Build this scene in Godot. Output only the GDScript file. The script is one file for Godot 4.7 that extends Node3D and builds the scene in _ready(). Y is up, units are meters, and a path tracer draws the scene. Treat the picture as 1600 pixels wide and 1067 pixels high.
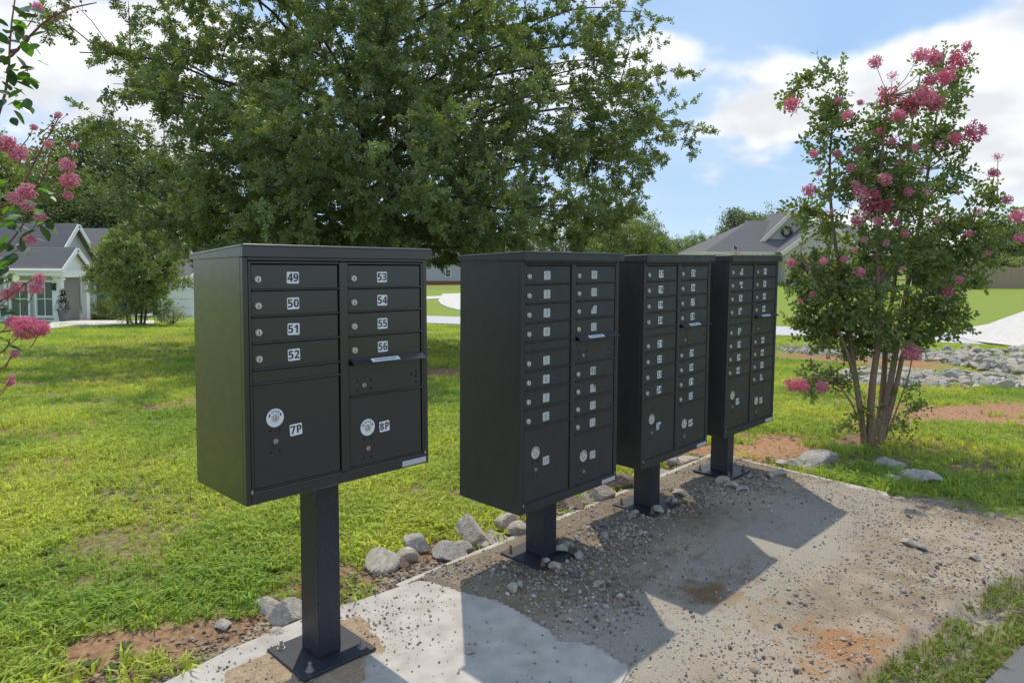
extends Node3D
# A row of four cluster mailboxes on a gravelly concrete pad beside a lawn, crape myrtles, a big oak and houses behind.

# ---- camera (solved from the photograph: 1600 x 1067) ----
const F := 1086.3205
const CY := 459.8204
const PITCH := 0.0464542
const ROLL := 0.0038428
const EYE := Vector3(0, 1.5267, 0)

var rng := RandomNumberGenerator.new()
var M := {}
var used := {}
var nz := FastNoiseLite.new()
var nz2 := FastNoiseLite.new()

# ================================================================ mesh builder
class MB:
	var v := PackedVector3Array()
	var n := PackedVector3Array()
	var c := PackedColorArray()
	var uv := PackedVector2Array()
	var col := Color.WHITE
	func tri(a: Vector3, b: Vector3, d: Vector3) -> void:   # counter-clockwise seen from outside
		var nn := (b - a).cross(d - a).normalized()
		v.append(a); v.append(d); v.append(b)
		for k in 3:
			n.append(nn); c.append(col); uv.append(Vector2.ZERO)
	func tri_n(a: Vector3, b: Vector3, d: Vector3, na: Vector3, nb: Vector3, nd: Vector3) -> void:
		v.append(a); v.append(d); v.append(b)
		n.append(na); n.append(nd); n.append(nb)
		for k in 3:
			c.append(col); uv.append(Vector2.ZERO)
	func quad(a: Vector3, b: Vector3, d: Vector3, e: Vector3) -> void:
		tri(a, b, d); tri(a, d, e)
	func quad_uv(a: Vector3, b: Vector3, d: Vector3, e: Vector3) -> void:
		var k := uv.size()
		quad(a, b, d, e)
		uv[k] = Vector2(0, 1); uv[k + 1] = Vector2(1, 0); uv[k + 2] = Vector2(1, 1)
		uv[k + 3] = Vector2(0, 1); uv[k + 4] = Vector2(0, 0); uv[k + 5] = Vector2(1, 0)
	func box(ctr: Vector3, s: Vector3, b := Basis.IDENTITY) -> void:
		var h := s / 2.0
		var p := []
		for k in 8:
			p.append(ctr + b * Vector3(h.x if k & 1 else -h.x, h.y if k & 2 else -h.y, h.z if k & 4 else -h.z))
		quad(p[4], p[5], p[7], p[6]); quad(p[1], p[0], p[2], p[3])
		quad(p[5], p[1], p[3], p[7]); quad(p[0], p[4], p[6], p[2])
		quad(p[6], p[7], p[3], p[2]); quad(p[0], p[1], p[5], p[4])
	func cbox(ctr: Vector3, s: Vector3, e: float, b := Basis.IDENTITY) -> void:   # box with chamfered edges
		var h := s / 2.0
		e = minf(e, minf(h.x, minf(h.y, h.z)) * 0.9)
		var g := func(sx: float, sy: float, sz: float, ax: int) -> Vector3:
			var q := Vector3(sx * (h.x - (0.0 if ax == 0 else e)), sy * (h.y - (0.0 if ax == 1 else e)), sz * (h.z - (0.0 if ax == 2 else e)))
			return ctr + b * q
		for s1 in [-1.0, 1.0]:
			# faces
			var f := [g.call(-1, -1, s1, 2), g.call(1, -1, s1, 2), g.call(1, 1, s1, 2), g.call(-1, 1, s1, 2)]
			var fx := [g.call(s1, -1, -1, 0), g.call(s1, 1, -1, 0), g.call(s1, 1, 1, 0), g.call(s1, -1, 1, 0)]
			var fy := [g.call(-1, s1, -1, 1), g.call(-1, s1, 1, 1), g.call(1, s1, 1, 1), g.call(1, s1, -1, 1)]
			for q in [f, fx, fy]:
				if s1 > 0: quad(q[0], q[1], q[2], q[3])
				else: quad(q[3], q[2], q[1], q[0])
			for s2 in [-1.0, 1.0]:
				# edges along z, x, y
				var ez := [g.call(s1, s2, -1, 0), g.call(s1, s2, -1, 1), g.call(s1, s2, 1, 1), g.call(s1, s2, 1, 0)]
				var ex := [g.call(-1, s1, s2, 1), g.call(-1, s1, s2, 2), g.call(1, s1, s2, 2), g.call(1, s1, s2, 1)]
				var ey := [g.call(s1, -1, s2, 2), g.call(s1, -1, s2, 0), g.call(s1, 1, s2, 0), g.call(s1, 1, s2, 2)]
				for q in [ez, ex, ey]:
					if s1 * s2 > 0: quad(q[0], q[1], q[2], q[3])
					else: quad(q[3], q[2], q[1], q[0])
				for s3 in [-1.0, 1.0]:
					var t := [g.call(s1, s2, s3, 0), g.call(s1, s2, s3, 1), g.call(s1, s2, s3, 2)]
					if s1 * s2 * s3 > 0: tri(t[0], t[1], t[2])
					else: tri(t[2], t[1], t[0])
	func tube(pts: PackedVector3Array, rad: PackedFloat32Array, sides: int, caps := true) -> void:
		var rings := []
		var up := Vector3.UP
		for i in pts.size():
			var t := (pts[mini(i + 1, pts.size() - 1)] - pts[maxi(i - 1, 0)]).normalized()
			if absf(t.dot(up)) > 0.95: up = Vector3.RIGHT if absf(t.x) < 0.9 else Vector3.FORWARD
			var x := up.cross(t).normalized()
			var y := t.cross(x)
			up = y
			var r := []
			for k in sides:
				var a := TAU * k / sides
				r.append(x * cos(a) + y * sin(a))
			rings.append(r)
		for i in pts.size() - 1:
			for k in sides:
				var m := (k + 1) % sides
				var a: Vector3 = rings[i][k]; var b: Vector3 = rings[i][m]
				var d: Vector3 = rings[i + 1][m]; var e: Vector3 = rings[i + 1][k]
				var pa := pts[i] + a * rad[i]; var pb := pts[i] + b * rad[i]
				var pd := pts[i + 1] + d * rad[i + 1]; var pe := pts[i + 1] + e * rad[i + 1]
				tri_n(pa, pb, pd, a, b, d); tri_n(pa, pd, pe, a, d, e)
		if caps:
			for i in [0, pts.size() - 1]:
				var t: Vector3 = (pts[1] - pts[0]) if i == 0 else (pts[i] - pts[i - 1])
				for k in sides:
					var m := (k + 1) % sides
					var a: Vector3 = pts[i] + rings[i][k] * rad[i]; var b: Vector3 = pts[i] + rings[i][m] * rad[i]
					if i == 0: tri(pts[i], b, a)
					else: tri(pts[i], a, b)
	func cyl(a: Vector3, b: Vector3, r: float, sides := 16, r2 := -1.0) -> void:
		tube(PackedVector3Array([a, b]), PackedFloat32Array([r, r if r2 < 0 else r2]), sides)
	func ring(ctr: Vector3, r0: float, r1: float, z: float, sides := 28) -> void:   # flat washer facing +z with an outer rim
		for k in sides:
			var a := TAU * k / sides; var b := TAU * (k + 1) / sides
			var u := Vector3(cos(a), sin(a), 0); var w := Vector3(cos(b), sin(b), 0)
			quad(ctr + u * r0 + Vector3(0, 0, z), ctr + u * r1 + Vector3(0, 0, z), ctr + w * r1 + Vector3(0, 0, z), ctr + w * r0 + Vector3(0, 0, z))
			quad(ctr + u * r1, ctr + w * r1, ctr + w * r1 + Vector3(0, 0, z), ctr + u * r1 + Vector3(0, 0, z))
	func prism(poly: PackedVector2Array, y0: float, y1: float) -> void:   # polygon in x,z, extruded in y
		var idx := Geometry2D.triangulate_polygon(poly)
		for k in range(0, idx.size(), 3):
			var a := poly[idx[k]]; var b := poly[idx[k + 1]]; var d := poly[idx[k + 2]]
			if (b - a).cross(d - a) > 0:
				var s := b; b = d; d = s
			tri(Vector3(a.x, y1, a.y), Vector3(b.x, y1, b.y), Vector3(d.x, y1, d.y))
			tri(Vector3(a.x, y0, a.y), Vector3(d.x, y0, d.y), Vector3(b.x, y0, b.y))
		var cw := Geometry2D.is_polygon_clockwise(poly)
		for k in poly.size():
			var a := poly[k]; var b := poly[(k + 1) % poly.size()]
			if cw: quad(Vector3(a.x, y0, a.y), Vector3(b.x, y0, b.y), Vector3(b.x, y1, b.y), Vector3(a.x, y1, a.y))
			else: quad(Vector3(b.x, y0, b.y), Vector3(a.x, y0, a.y), Vector3(a.x, y1, a.y), Vector3(b.x, y1, b.y))
	func done() -> ArrayMesh:
		var a := []
		a.resize(Mesh.ARRAY_MAX)
		a[Mesh.ARRAY_VERTEX] = v; a[Mesh.ARRAY_NORMAL] = n; a[Mesh.ARRAY_COLOR] = c; a[Mesh.ARRAY_TEX_UV] = uv
		var m := ArrayMesh.new()
		m.add_surface_from_arrays(Mesh.PRIMITIVE_TRIANGLES, a)
		return m

# ================================================================ scene helpers
func numbered(called: String) -> String:
	var k: int = used.get(called, -1) + 1
	used[called] = k
	return called if k == 0 else "%s_%03d" % [called, k]

func tag(o: Node3D, label: String, category: String, group := "", kind := "") -> void:
	if label: o.set_meta("label", label)
	if category: o.set_meta("category", category)
	if group: o.set_meta("group", group)
	if kind: o.set_meta("kind", kind)

func thing(called: String, label: String, category: String, at := Vector3.ZERO, group := "") -> Node3D:
	var o := Node3D.new()
	o.name = numbered(called)
	add_child(o)
	o.position = at
	tag(o, label, category, group)
	return o

func part(parent: Node3D, called: String, mesh: Mesh, m: Material, at := Vector3.ZERO) -> MeshInstance3D:
	var o := MeshInstance3D.new()
	o.name = called if parent != self else numbered(called)
	o.mesh = mesh
	o.material_override = m
	o.position = at
	parent.add_child(o, true)
	return o

func structure(called: String, mesh: Mesh, m: Material, label: String, category: String) -> MeshInstance3D:
	var o := part(self, called, mesh, m)
	tag(o, label, category, "", "structure")
	return o

func lin(r: float, g: float, b: float) -> Color:
	return Color(r, g, b).linear_to_srgb()

func mat(called: String, c: Color, rough := 0.8, spec := 0.5) -> StandardMaterial3D:   # c is linear
	var m := StandardMaterial3D.new()
	m.resource_name = called
	m.albedo_color = Color(c.r, c.g, c.b).linear_to_srgb()
	m.roughness = rough
	m.metallic_specular = spec
	M[called] = m
	return m

func noise_tex(freq: float, seed_: int, c0: Color, c1: Color, oct := 4, size := 512, kind := FastNoiseLite.TYPE_SIMPLEX_SMOOTH) -> ImageTexture:
	var f := FastNoiseLite.new()
	f.seed = seed_; f.frequency = freq; f.fractal_octaves = oct; f.noise_type = kind
	var im := f.get_seamless_image(size, size)
	im.convert(Image.FORMAT_L8)
	var src := im.get_data()
	var dst := PackedByteArray()
	dst.resize(src.size() * 3)
	var lut := []
	for k in 256:
		var q := c0.lerp(c1, k / 255.0).linear_to_srgb()
		lut.append([int(clampf(q.r, 0, 1) * 255), int(clampf(q.g, 0, 1) * 255), int(clampf(q.b, 0, 1) * 255)])
	for k in src.size():
		var q: Array = lut[src[k]]
		dst[k * 3] = q[0]; dst[k * 3 + 1] = q[1]; dst[k * 3 + 2] = q[2]
	return ImageTexture.create_from_image(Image.create_from_data(size, size, false, Image.FORMAT_RGB8, dst))

func triplanar(m: StandardMaterial3D, tex: Texture2D, scale: float, bump: Texture2D = null, bump_cm := 0.0) -> void:
	m.uv1_triplanar = true
	m.uv1_world_triplanar = true
	m.uv1_scale = Vector3.ONE * scale
	if tex: m.albedo_texture = tex
	if bump:
		m.heightmap_enabled = true
		m.heightmap_texture = bump
		m.heightmap_scale = bump_cm

# ---- photograph pixel -> direction, point on the ground, point at a depth
func ray(px: float, py: float) -> Vector3:
	var u := px - 800.0; var w := py - CY
	var a := cos(ROLL) * u + sin(ROLL) * w
	var b := -sin(ROLL) * u + cos(ROLL) * w
	var up := -b / F
	return Vector3(a / F, -sin(PITCH) + up * cos(PITCH), -cos(PITCH) - up * sin(PITCH))

func at_depth(px: float, py: float, d: float) -> Vector3:
	var r := ray(px, py)
	return EYE + r * (d / -r.z)

func gp(px: float, py: float) -> Vector3:
	var r := ray(px, py)
	var t0 := 0.5; var t := 0.5
	while t < 400.0:
		var p := EYE + r * t
		if p.y < th(p.x, p.z): break
		t0 = t
		t *= 1.04
	for k in 20:
		var m := (t0 + t) / 2
		var p := EYE + r * m
		if p.y < th(p.x, p.z): t = m
		else: t0 = m
	var q := EYE + r * t
	return Vector3(q.x, th(q.x, q.z), q.z)

# ---- terrain
func piece(x: float, xs: Array, ys: Array) -> float:
	if x <= xs[0]: return ys[0]
	for k in xs.size() - 1:
		if x <= xs[k + 1]: return lerpf(ys[k], ys[k + 1], (x - xs[k]) / (xs[k + 1] - xs[k]))
	return ys[-1]

const RX := [-60.0, -14.0, -3.7, 12.0, 20.0, 40.0]
const RY := [46.0, 40.0, 36.6, 31.4, 27.6, 19.0]
const TX := [-10.0, 0.0, 20.0, 42.0]
const TY := [-1.6, -1.45, -0.33, -0.57]
const SW0 := Vector2(6.4, -21.0)
const SW1 := Vector2(10.8, -9.5)

func th(x: float, z: float) -> float:
	var d := -z
	var rd := piece(x, RX, RY)
	var h := -0.03
	if d > 4.5 and d < rd:
		var t := (d - 4.5) / (rd - 4.5)
		h = -0.03 - 1.74 * (t + 0.04 * (exp(-t * 25.0) - 1.0) * (1.0 - t))
		if x > 3.0:
			var q := Geometry2D.get_closest_point_to_segment(Vector2(x, z), SW0, SW1)
			var k := q.distance_to(Vector2(x, z)) / 1.0
			h -= 0.28 * exp(-k * k) * clampf((d - 8.0) / 3.0, 0, 1)
	elif d >= rd:
		var e := d - rd - 4.4
		h = -1.77
		if e > 0: h = lerpf(-1.77, piece(x, TX, TY), clampf(e / maxf(60.0 - rd - 4.4, 8.0), 0, 1))
		if d > 110.0: h += (d - 110.0) * 0.012
	return h

# ---- where the pad, the gravel and the asphalt lie (world x, z)
const PAD_A := Vector2(-1.62, -2.11)    # back-left edge of the pad runs A -> B
const PAD_B := Vector2(1.64, -5.56)
const PAD_C := Vector2(2.52, -4.60)
func pad_side(p: Vector2) -> float:    # > 0 on the pad's side of the back-left edge, metres
	var t := (PAD_B - PAD_A).normalized()
	return (p - PAD_A).dot(Vector2(-t.y, t.x))
func far_side(p: Vector2) -> float:    # > 0 nearer than the pad's far edge
	var t := (PAD_C - PAD_B).normalized()
	return (p - PAD_B).dot(Vector2(-t.y, t.x))
func verge_side(p: Vector2) -> float:   # > 0 on the asphalt's side of its edge
	var a := Vector2(1.73, -2.47); var b := Vector2(2.05, -2.71)
	var t := (b - a).normalized()
	return (p - a).dot(Vector2(-t.y, t.x))
var new_slab: PackedVector2Array
func gravel_zone(x: float, z: float) -> float:   # metres inside (> 0) the pad and gravel area
	var p := Vector2(x, z)
	var a := pad_side(p)
	var f := far_side(p)
	if x > 2.3:                         # right of the pad the gravel runs out into grass along a ragged line
		var g0 := Vector2(2.40, -4.66); var g1 := Vector2(3.5, -4.02)
		var t := (g1 - g0).normalized()
		f = minf(maxf(f, -1.0), (p - g0).dot(Vector2(-t.y, t.x))) + 0.10 * nz2.get_noise_2d(x * 60.0, z * 60.0)
	return minf(minf(a, f), -verge_side(p) - 0.25 + 0.07 * nz2.get_noise_2d(x * 90.0, z * 90.0))

# bare patches: world x, z, radius, strength, kind (0 brown soil, 1 red clay)
var patches := []
func bare(x: float, z: float) -> Vector2:   # (amount, clay share)
	var s := 0.0; var c := 0.0
	for q in patches:
		var dx: float = (x - q[0]) / q[2]; var dz: float = (z - q[1]) / q[3]
		var e := dx * dx + dz * dz
		if e < 6.0:
			var w: float = q[4] * exp(-e)
			s += w
			c += w * q[5]
	var n := nz.get_noise_2d(x * 28.0, z * 28.0)
	var amt := clampf(s * (1.0 + 1.3 * n) + 0.10 * maxf(0.0, nz2.get_noise_2d(x * 9.0, z * 9.0)), 0, 1)
	return Vector2(amt, c / maxf(s, 1e-4))

# ================================================================ scene
func _ready() -> void:
	rng.seed = 7
	nz.seed = 3; nz.frequency = 0.05; nz.fractal_octaves = 4
	nz2.seed = 9; nz2.frequency = 0.05; nz2.fractal_octaves = 3
	setup_camera_and_light()
	make_materials()
	ground_setup()
	build_ground()
	build_roads()
	build_pad()
	for k in 4: build_mailbox(k)
	build_edge_rocks()
	build_riprap()
	build_houses()
	build_trees()
	build_right_myrtle()
	build_left_myrtle()
	build_grass()
	build_small()

func setup_camera_and_light() -> void:
	var cam := Camera3D.new()
	cam.name = "camera"
	cam.projection = Camera3D.PROJECTION_FRUSTUM
	cam.near = 0.05
	cam.far = 900.0
	cam.size = cam.near * 1067.0 / F
	cam.frustum_offset = Vector2(0, -(533.5 - CY) / F * cam.near)
	cam.transform = Transform3D(Basis(Vector3.RIGHT, -PITCH) * Basis(Vector3(0, 0, 1), ROLL), EYE)
	add_child(cam)
	cam.current = true
	var sun := DirectionalLight3D.new()
	sun.name = "sun"
	sun.light_energy = 0.78
	sun.light_color = Color(1.0, 0.955, 0.88)
	sun.light_angular_distance = 0.55
	sun.shadow_enabled = true
	add_child(sun)
	var to_sun := Vector3(-0.085, 1.573, -0.916).normalized()
	sun.transform = Transform3D(Basis.looking_at(-to_sun, Vector3(0, 0, 1)), Vector3(0, 30, 0))
	var we := WorldEnvironment.new()
	we.name = "world_environment"
	var e := Environment.new()
	e.background_mode = Environment.BG_SKY
	e.tonemap_mode = Environment.TONE_MAPPER_LINEAR
	e.tonemap_exposure = 1.46
	e.sdfgi_enabled = true
	e.ssao_enabled = true
	e.ssil_enabled = true
	var sky := Sky.new()
	var sm := PanoramaSkyMaterial.new()
	sm.panorama = sky_image()
	sm.energy_multiplier = 1.0
	sky.sky_material = sm
	e.sky = sky
	we.environment = e
	add_child(we)

func sky_image() -> ImageTexture:
	var w := 2048; var h := 1024
	var f := FastNoiseLite.new()
	f.seed = 21; f.frequency = 1.0; f.fractal_octaves = 6; f.fractal_gain = 0.52
	var g := FastNoiseLite.new()
	g.seed = 5; g.frequency = 1.0; g.fractal_octaves = 3
	var data := PackedFloat32Array()
	data.resize(w * h * 3)
	# cloud banks in view, each [direction, radius across, radius up, weight]
	var banks := []
	for q in [[1235, 115, 0.07, 0.045, 0.5], [1300, 150, 0.12, 0.05, 0.3], [1430, 120, 0.12, 0.06, 0.45], [1560, 125, 0.14, 0.07, 0.42], [1370, 215, 0.18, 0.045, 0.12], [1560, 265, 0.10, 0.06, 0.25], [1215, 268, 0.055, 0.028, 0.3], [1130, 185, 0.08, 0.03, 0.15], [120, 110, 0.20, 0.11, 0.45], [40, 260, 0.2, 0.07, 0.1], [250, 40, 0.07, 0.05, 0.3], [1040, 90, 0.045, 0.04, 0.3], [1110, 15, 0.20, 0.045, -0.5], [1100, 310, 0.14, 0.06, -0.5], [1400, 0, 0.25, 0.04, -0.5], [400, 0, 0.1, 0.03, -0.3]]:
		var r := ray(q[0], q[1]).normalized()
		banks.append([atan2(r.x, -r.z), asin(r.y), q[2], q[3], q[4]])
	for j in h * 13 / 25:
		var el := PI / 2 - (j + 0.5) / h * PI
		var y := sin(el)
		var hor := pow(clampf(1.0 - maxf(y, 0.0), 0, 1), 3.2)
		var base := Vector3(0.20, 0.36, 0.62).lerp(Vector3(0.42, 0.56, 0.70), hor)
		if y < -0.02: base = Vector3(0.30, 0.32, 0.28)
		for i in w:
			var az := wrapf((i + 0.5) / w * TAU, -PI, PI)
			var c := base
			if y >= -0.02:
				var dx := sin(az) * cos(el); var dz := -cos(az) * cos(el)
				var k := 1.0 / (maxf(y, 0.0) + 0.32)
				var px := dx * k * 1.9; var pz := dz * k * 1.9
				var n := f.get_noise_3d(px, y * 2.5, pz)
				var b := 0.03
				for q in banks:
					var da: float = wrapf(az - q[0], -PI, PI) / q[2]
					if absf(da) < 3.0:
						var de: float = (el - q[1]) / q[3]
						b += q[4] * exp(-(da * da + de * de))
				var dens := smoothstep(0.0, 0.42, n * 1.05 + b + 0.10 * f.get_noise_3d(px * 4.0, y * 14.0, pz * 4.0) + 0.06 * f.get_noise_3d(px * 11.0, y * 30.0, pz * 11.0))
				var s := 0.58 + 0.20 * clampf(0.5 + 1.6 * f.get_noise_3d(px * 1.7 + 7.0, y * 5.0, pz * 1.7), 0, 1)
				var haze := 0.25 * clampf(0.4 + g.get_noise_3d(px * 0.6, 3.0, pz * 0.6), 0, 1)
				c = c.lerp(Vector3(0.74, 0.78, 0.82), haze)
				c = c.lerp(Vector3(s, s * 1.01, s * 1.035), dens * 0.93)
			var o := (j * w + i) * 3
			data[o] = c.x; data[o + 1] = c.y; data[o + 2] = c.z
	for k in range(h * 13 / 25 * w * 3, w * h * 3, 3):
		data[k] = 0.30; data[k + 1] = 0.32; data[k + 2] = 0.28
	return ImageTexture.create_from_image(Image.create_from_data(w, h, false, Image.FORMAT_RGBF, data.to_byte_array()))

func make_materials() -> void:
	var fine := noise_tex(0.06, 11, Color(0.2, 0.2, 0.2), Color(0.9, 0.9, 0.9), 4)
	var speck := noise_tex(0.25, 12, Color(0.0, 0.0, 0.0), Color(1, 1, 1), 2)
	M.fine = fine; M.speck = speck
	var p1 := mat("paint_black", Color(0.020, 0.018, 0.0165), 0.46)
	triplanar(p1, null, 2.0, speck, 0.02)
	var worn := noise_tex(0.02, 15, Color(0.25, 0.25, 0.25), Color(1, 1, 1), 5)
	p1.roughness_texture = worn
	p1.clearcoat_enabled = true
	p1.clearcoat = 0.8
	p1.clearcoat_roughness = 0.22
	var p2 := mat("paint_faded", Color(0.040, 0.0395, 0.0425), 0.56)
	triplanar(p2, noise_tex(0.02, 13, Color(0.62, 0.62, 0.62), Color(1.0, 1.0, 1.0), 6), 1.3)
	p2.uv1_scale = Vector3(2.0, 0.9, 2.0)
	p2.roughness_texture = worn
	var pp := mat("paint_dusty", Color(1, 1, 1), 0.45)
	var dust := speckle_texture()
	triplanar(pp, dust, 1.7, speck, 0.02)
	mat("gap", Color(0.006, 0.006, 0.006), 0.9)
	var lk := mat("lock_metal", Color(0.62, 0.56, 0.48), 0.38)
	lk.metallic = 0.35
	var nk := mat("steel", Color(0.42, 0.41, 0.38), 0.45)
	nk.metallic = 0.7
	mat("rust_steel", Color(0.20, 0.13, 0.09), 0.7)
	mat("keyhole", Color(0.03, 0.028, 0.025), 0.6)
	mat("sticker_white", Color(0.78, 0.79, 0.80), 0.45)
	mat("sticker_old", Color(0.56, 0.56, 0.54), 0.55)
	mat("sticker_cream", Color(0.62, 0.58, 0.48), 0.5)
	mat("sticker_silver", Color(0.50, 0.50, 0.50), 0.4)
	mat("ink", Color(0.02, 0.02, 0.025), 0.6)
	mat("ink_faded", Color(0.36, 0.36, 0.36), 0.6)
	mat("ink_grey", Color(0.09, 0.09, 0.095), 0.6)
	mat("ink_blue", Color(0.16, 0.22, 0.38), 0.6)
	var g := mat("ground", Color(1, 1, 1), 0.95, 0.2)
	g.vertex_color_use_as_albedo = true
	triplanar(g, noise_tex(0.04, 31, Color(0.45, 0.45, 0.45), Color(1.25, 1.25, 1.25), 5), 0.9, noise_tex(0.05, 32, Color(0, 0, 0), Color(1, 1, 1), 5), 1.5)
	var gb := mat("gravel_bed", Color(1, 1, 1), 0.95, 0.2)
	gb.vertex_color_use_as_albedo = true
	triplanar(gb, noise_tex(0.12, 33, Color(0.50, 0.50, 0.50), Color(1.1, 1.1, 1.1), 5), 1.7, noise_tex(0.06, 34, Color(0, 0, 0), Color(1, 1, 1), 6), 0.4)
	var cc := mat("concrete", Color(1, 1, 1), 0.9, 0.3)
	triplanar(cc, noise_tex(0.02, 35, Color(0.36, 0.33, 0.29), Color(0.53, 0.495, 0.45), 6), 0.7, noise_tex(0.18, 36, Color(0, 0, 0), Color(1, 1, 1), 3), 0.05)
	var cr := mat("street", Color(1, 1, 1), 0.9, 0.3)
	triplanar(cr, noise_tex(0.02, 37, Color(0.42, 0.42, 0.42), Color(0.56, 0.555, 0.55), 5), 0.25)
	var cd := mat("drive_concrete", Color(1, 1, 1), 0.9, 0.3)
	triplanar(cd, noise_tex(0.02, 38, Color(0.50, 0.47, 0.43), Color(0.66, 0.63, 0.58), 5), 0.25)
	var asp := mat("asphalt", Color(1, 1, 1), 0.92, 0.3)
	triplanar(asp, noise_tex(0.2, 39, Color(0.05, 0.05, 0.05), Color(0.28, 0.28, 0.28), 3), 2.5, noise_tex(0.2, 40, Color(0, 0, 0), Color(1, 1, 1), 3), 0.5)
	var st := mat("pebble", Color(1, 1, 1), 0.9, 0.3)
	st.vertex_color_use_as_albedo = true
	for q in [["rock_grey", Color(0.21, 0.195, 0.17), Color(0.52, 0.485, 0.43)], ["rock_pale", Color(0.25, 0.215, 0.165), Color(0.60, 0.54, 0.46)], ["rock_brown", Color(0.12, 0.085, 0.065), Color(0.30, 0.23, 0.19)], ["rock_pink", Color(0.30, 0.23, 0.20), Color(0.56, 0.50, 0.46)]]:
		var r := mat(q[0], Color(1, 1, 1), 0.9, 0.3)
		triplanar(r, noise_tex(0.022, 41 + M.size(), q[1], q[2], 6), 2.4, fine, 1.2)
	var gr := mat("grass", Color(1, 1, 1), 0.6, 0.3)
	gr.vertex_color_use_as_albedo = true
	gr.backlight_enabled = true
	gr.backlight = Color(1.0, 1.0, 0.7)
	gr.cull_mode = BaseMaterial3D.CULL_DISABLED
	var lf := mat("leaf", Color(1, 1, 1), 0.5, 0.4)
	lf.vertex_color_use_as_albedo = true
	lf.backlight_enabled = true
	lf.backlight = Color(0.85, 0.9, 0.4)
	lf.cull_mode = BaseMaterial3D.CULL_DISABLED
	var pt := mat("petal", Color(1, 1, 1), 0.7, 0.2)
	pt.vertex_color_use_as_albedo = true
	pt.backlight_enabled = true
	pt.backlight = Color(0.9, 0.8, 0.85)
	pt.cull_mode = BaseMaterial3D.CULL_DISABLED
	var bk := mat("bark_oak", Color(1, 1, 1), 0.95, 0.2)
	triplanar(bk, noise_tex(0.05, 61, Color(0.045, 0.038, 0.03), Color(0.15, 0.13, 0.11), 5), 1.5, fine, 2.0)
	var bm := mat("bark_myrtle", Color(1, 1, 1), 0.75, 0.3)
	triplanar(bm, noise_tex(0.03, 62, Color(0.15, 0.095, 0.06), Color(0.40, 0.29, 0.20), 5), 3.0, fine, 0.3)
	var tw := mat("twig_red", Color(0.20, 0.085, 0.05), 0.7)
	tw.cull_mode = BaseMaterial3D.CULL_DISABLED
	var sh := mat("shingle", Color(1, 1, 1), 0.95, 0.2)
	triplanar(sh, noise_tex(0.07, 63, Color(0.095, 0.092, 0.096), Color(0.225, 0.22, 0.222), 4), 0.8, fine, 1.0)
	mat("siding_grey", Color(0.48, 0.465, 0.45), 0.8)
	mat("siding_taupe", Color(0.26, 0.23, 0.21), 0.8)
	mat("siding_blue", Color(0.13, 0.15, 0.18), 0.8)
	mat("siding_pale", Color(0.50, 0.50, 0.53), 0.8)
	mat("trim_white", Color(0.84, 0.83, 0.80), 0.6)
	mat("siding_beige", Color(0.50, 0.46, 0.43), 0.8)
	mat("trim_cream", Color(0.62, 0.58, 0.48), 0.6)
	var wg := mat("window_glass", Color(0.10, 0.13, 0.14), 0.06, 0.6)
	wg.metallic = 0.0
	mat("shutter_black", Color(0.015, 0.016, 0.02), 0.6)
	mat("brick_red", Color(0.28, 0.11, 0.07), 0.9)
	mat("planter_grey", Color(0.16, 0.155, 0.16), 0.7)
	var fw := mat("fence_wood", Color(1, 1, 1), 0.9, 0.2)
	triplanar(fw, noise_tex(0.02, 65, Color(0.26, 0.19, 0.13), Color(0.48, 0.37, 0.27), 5), 1.0)
	mat("fence_black", Color(0.018, 0.018, 0.022), 0.7)
	mat("flag_red", Color(0.50, 0.03, 0.04), 0.8)
	mat("flag_white", Color(0.75, 0.75, 0.75), 0.8)
	mat("flag_blue", Color(0.03, 0.05, 0.22), 0.8)
	mat("metal_roof", Color(0.42, 0.44, 0.47), 0.5)

func speckle_texture() -> ImageTexture:   # black paint with dried splashes of dust
	var s := 512
	var im := Image.create(s, s, false, Image.FORMAT_RGB8)
	im.fill(lin(0.024, 0.026, 0.036))
	var r := RandomNumberGenerator.new()
	r.seed = 77
	for k in 1700:
		var x := r.randi() % s; var y := r.randi() % s
		var l := 1 + r.randi() % 4
		var q := r.randf_range(0.03, 0.24)
		im.fill_rect(Rect2i(x, y, 1 + r.randi() % 2, l), lin(q, q * 0.92, q * 0.8))
	return ImageTexture.create_from_image(im)

# ================================================================ ground
func graded(lo: float, a: float, b: float, hi: float, step: float, grow: float) -> PackedFloat32Array:
	var r := PackedFloat32Array()
	var x := a
	var left := []
	var s := step
	while x > lo:
		s *= grow
		x -= s
		left.append(maxf(x, lo))
	left.reverse()
	for q in left: r.append(q)
	x = a
	while x <= b:
		r.append(x)
		x += step
	s = step
	while x < hi:
		r.append(x)
		s *= grow
		x += s
	r.append(hi)
	return r

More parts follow.
